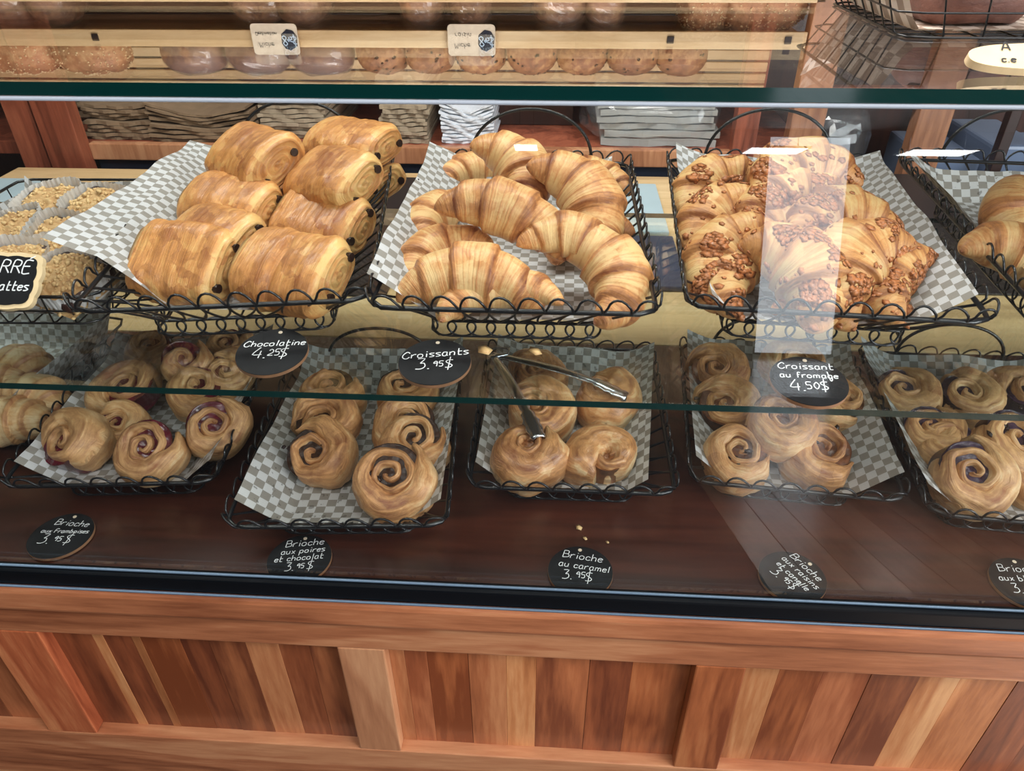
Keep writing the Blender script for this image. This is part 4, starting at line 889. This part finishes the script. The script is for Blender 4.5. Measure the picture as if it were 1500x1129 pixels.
def loaf(name, px, label, grp, w, h, d, mat, seed, z=1.5635, y=SY + .11, braid=0, pts=0, X=None, wrap=0):
    n, m = 40, 30; U, V = np.meshgrid(np.linspace(0, 2 * PI, n, endpoint=False), np.linspace(-PI / 2, PI / 2, m), indexing='ij'); U, V = U.ravel(), V.ravel()
    X_ = np.c_[np.cos(V) * np.cos(U), np.cos(V) * np.sin(U), np.sin(V)]; X_ = np.sign(X_) * np.abs(X_) ** .85
    q = X_ * np.array([w / 2, d / 2, h * .55]); q[:, 2] = np.maximum(q[:, 2] + h * .4, 0)
    if braid: q *= (1 + .09 * np.abs(np.sin(q[:, 0] / w * PI * braid + q[:, 1] * 14)))[:, None] * np.array([0, 1, 1]) + np.array([1, 0, 0])
    q += .003 * fbm(q, seed, 40, 3)[:, None]; q[:, 2] = np.maximum(q[:, 2], 0)
    ts = .5 + .25 * sst(.3 * h, h, q[:, 2]) * fbm(q, seed + 1, 25, 2) + .35 * sst(.5 * h, h, q[:, 2]) - .1
    me = mesh(name, q, grid(n, m, True, False), True, np.c_[U, V], ts)
    x = X if X is not None else MY(px, 90, y).x
    e = empty(name, (x, y, z), label, 'bread', grp); obj('crust', me, mat, e)
    return e, q
for i, px in enumerate((562, 631, 705, 780, 852, 925, 996)):
    ws = ('first', 'second', 'third', 'fourth', 'fifth', 'sixth', 'last')[i]
    e, q = loaf('raisin_loaf', px, ws + ' round raisin loaf counted from the left, mirrored in the glass top', 'round raisin loaves', .146, .104, .15, 'loaf', 300 + i)
    idx = np.where((q[:, 1] < -.02) & (q[:, 2] > .01))[0]
    for k in range(14):
        rs = np.random.RandomState(i * 50 + k); j = idx[rs.randint(len(idx))]; pp = q[j]
        obj('raisin', lumps(1, i * 99 + k, lambda r_: (pp, nrm(pp - np.array([0, 0, .04]))), .003, .0055, 'raisin', .6), 'raisin', e)
for i, px in enumerate((290, 384, 474)):
    e, q = loaf('wrapped_loaf', px, ('left', 'middle', 'right')[i] + ' one of the three plastic-wrapped dark round loaves', 'plastic wrapped dark loaves', .186, .108, .17, 'darkloaf', 320 + i)
    wv = q * np.array([1.03, 1.03, 1.03]) + .0025 * fbm(q, i + 5, 70, 2)[:, None]; wv[:, 2] = np.maximum(wv[:, 2], .0005); obj('plastic_wrap', mesh('plastic_wrap', wv, grid(40, 30, True, False), False), 'plastic', e)
for i, px in enumerate((-60, 40, 140)):
    e, q = loaf('braided_loaf', px, ('sesame braid cut by the left picture edge', 'sesame braid second from the left edge', 'sesame braid next to the gap in the rack')[i], 'sesame braided loaves', .215, .105, .15, 'seeded', 340 + i, braid=5)
    idx = np.where(q[:, 2] > .02)[0]; o = obj('sesame_seeds', lumps(420, i + 3, lambda rs: (q[idx[rs.randint(len(idx))]] + rs.randn(3) * .002, rs.randn(3)), .0022, .0036, 'sesame_seeds', .6), 'seed', e); o['kind'] = 'stuff'
for i, (px, w) in enumerate(((20, .16), (85, .15), (385, .17), (445, .17), (620, .13), (690, .12), (820, .16), (885, .12))):
    x = MY(px, 5, SY + .12).x
    e, q = loaf('bagged_loaf', px, ('tall bagged loaf on the lower rack, at the left edge', 'tall bagged loaf on the lower rack, second from left', 'tall bagged loaf behind the first mirrored sign', 'tall bagged loaf right of the first mirrored sign', 'tall bagged loaf above the raisin loaves, left', 'tall bagged loaf behind the second mirrored sign', 'tall bagged loaf right of the second mirrored sign', 'narrow bagged loaf on the lower rack, last before the seeded ones')[i], 'bagged loaves on the lower rack', w, .142, .16, 'loaf', 360 + i, z=1.4005, X=x)
    wv = q * 1.04 + .004 * fbm(q, i + 25, 60, 2)[:, None]; wv[:, 2] = np.maximum(wv[:, 2], .0005); obj('plastic_bag', mesh('plastic_bag', wv, grid(40, 30, True, False), False), 'plastic', e)
for i, px in enumerate((1030, 1090, 1140)):
    e, q = loaf('seeded_loaf', px, ('left', 'middle', 'right')[i] + ' one of the three knobbly seeded loaves on the lower rack', 'seeded loaves on the lower rack', .15, .145, .15, 'seeded', 380 + i, z=1.4005, X=MY(px, 5, SY + .12).x, braid=4)
    idx = np.where(q[:, 2] > .05)[0]; o = obj('seeds', lumps(420, i + 13, lambda rs: (q[idx[rs.randint(len(idx))]] + rs.randn(3) * .002, rs.randn(3)), .0022, .0036, 'seeds', .6), 'seed', e); o['kind'] = 'stuff'
def shelf_card(px, name1, name2, label):
    p = MY(px, 58, SY - .01); w, h = .128, .078
    e = empty('price_card', (p.x, SY - .012, 1.553), label, 'sign', 'cream price cards on the bread rack', (R_(90), 0, 0))
    V, F = [], []
    o = []
    for cx_, cy_, a0 in ((w / 2 - .01, -h / 2 + .01, -90), (w / 2 - .01, h / 2 - .01, 0), (-w / 2 + .01, h / 2 - .01, 90), (-w / 2 + .01, -h / 2 + .01, 180)):
        for k in range(7): a = R_(a0 + 15 * k); o.append((cx_ + .01 * math.cos(a), cy_ + .01 * math.sin(a)))
    n = len(o)
    def plate(nm, o, z0, z1, mt):
        n = len(o); V = [(x, y, z1) for x, y in o] + [(x, y, z0) for x, y in o]; F = [tuple(range(n)), tuple(range(2 * n - 1, n - 1, -1))] + [(i, n + i, n + (i + 1) % n, (i + 1) % n) for i in range(n)]
        return obj(nm, mesh(nm, V, F, False), mt, e)
    plate('card', o, 0, .003, 'cream')
    hexa = [(.040 + .024 * math.cos(R_(a)), .001 + .027 * math.sin(R_(a))) for a in (90, 35, -20, -60, -100, -150, 160, 125)]
    plate('chalk_label', hexa, .0031, .004, 'navyink')
    L = glyph_lines('8', .027, -.009, .024) + glyph_lines('95', .041, -.006, .011) + glyph_lines('$', .054, -.009, .022); ribbon('price', L, .0024, .0042, 'bluechalk', e)
    L = glyph_lines(name1, -.026, .008, .013) + glyph_lines(name2, -.022, -.018, .013 if len(name2) < 8 else .0085); ribbon('lettering', L, .0015, .0032, 'ink', e)
M['navyink'] = plain('blue black label', srgb(26, 34, 50), .4)
shelf_card(404, 'Miche', 'Destination', 'cream card reading Miche Destination with a dark price label'); shelf_card(691, 'Miche', 'raisin', 'cream card reading Miche raisin with a dark price label')
# ------------------------------------------------------------------ tray on the glass top, right
ZG = ZTOP
fl_ = P(1322, 58, ZG)
BT = wire_tray(fl_.x + .26, fl_.y - .03, .58, .34, ZG, .058, .03, 0, 'straight wire tray of dark cakes standing on the glass top', 11, 8)
M['check_big'] = checker('large chequered paper', srgb(222, 206, 192), srgb(160, 138, 122), .02)
liner(BT, [(-.27, -.130), (.26, -.130), (.26, .165), (-.275, .165)], 'large-checked paper lining the tray on the glass top', 'check_big', seed=31, beyond=.5)
for i, (x, y, lab) in enumerate(((fl_.x + .10, fl_.y + .09, 'dark cocoa loaf at the left of the top tray'), (fl_.x + .245, fl_.y + .09, 'dark cocoa loaf in the middle of the top tray'), (fl_.x + .39, fl_.y + .09, 'dark cocoa loaf at the right of the top tray'), (fl_.x + .17, fl_.y + .22, 'dark cocoa loaf at the back of the top tray'))):
    e, q = loaf('cocoa_loaf', 0, lab, 'dark cocoa loaves', .13, .075, .13, 'brownie', 400 + i, z=ZG + .008, y=y, X=x)
    idx = np.where(q[:, 2] > .012)[0]
    for k in range(9):
        rs = np.random.RandomState(i * 50 + k); pp = q[idx[rs.randint(len(idx))]]
        obj('chocolate_chip', lumps(1, i * 77 + k, lambda r_: (pp, nrm(pp - np.array([0, 0, .03]))), .005, .009, 'chip', .5), 'choc', e)
def oval_sign():
    p = P(1538, 114, ZG); w, h = .16, .034
    e = empty('name_sign', (p.x + .01, p.y + .004, ZG), 'pale wooden oval sign on the glass top at the right', 'sign', None, (R_(30), 0, R_(-2))); n = 80
    o = []
    for i in range(n):
        a = 2 * PI * i / n; c, s = math.cos(a), math.sin(a); q = (abs(c) ** 2.6 + abs(s) ** 2.6) ** (-1 / 2.6); o.append((c * q * w / 2, h / 2 + s * q * h / 2))
    V = [(x, y, .008) for x, y in o] + [(x, y, .0) for x, y in o]
    F = [tuple(range(n)), tuple(range(2 * n - 1, n - 1, -1))] + [(i, n + i, n + (i + 1) % n, (i + 1) % n) for i in range(n)]
    obj('board', mesh('board', V, F, False), 'signwood', e)
    L = glyph_lines('A', -.046, .0235, .011) + glyph_lines('c.e', -.046, .0085, .008); ribbon('lettering', L, .0016, .0083, 'ink', e)
oval_sign()
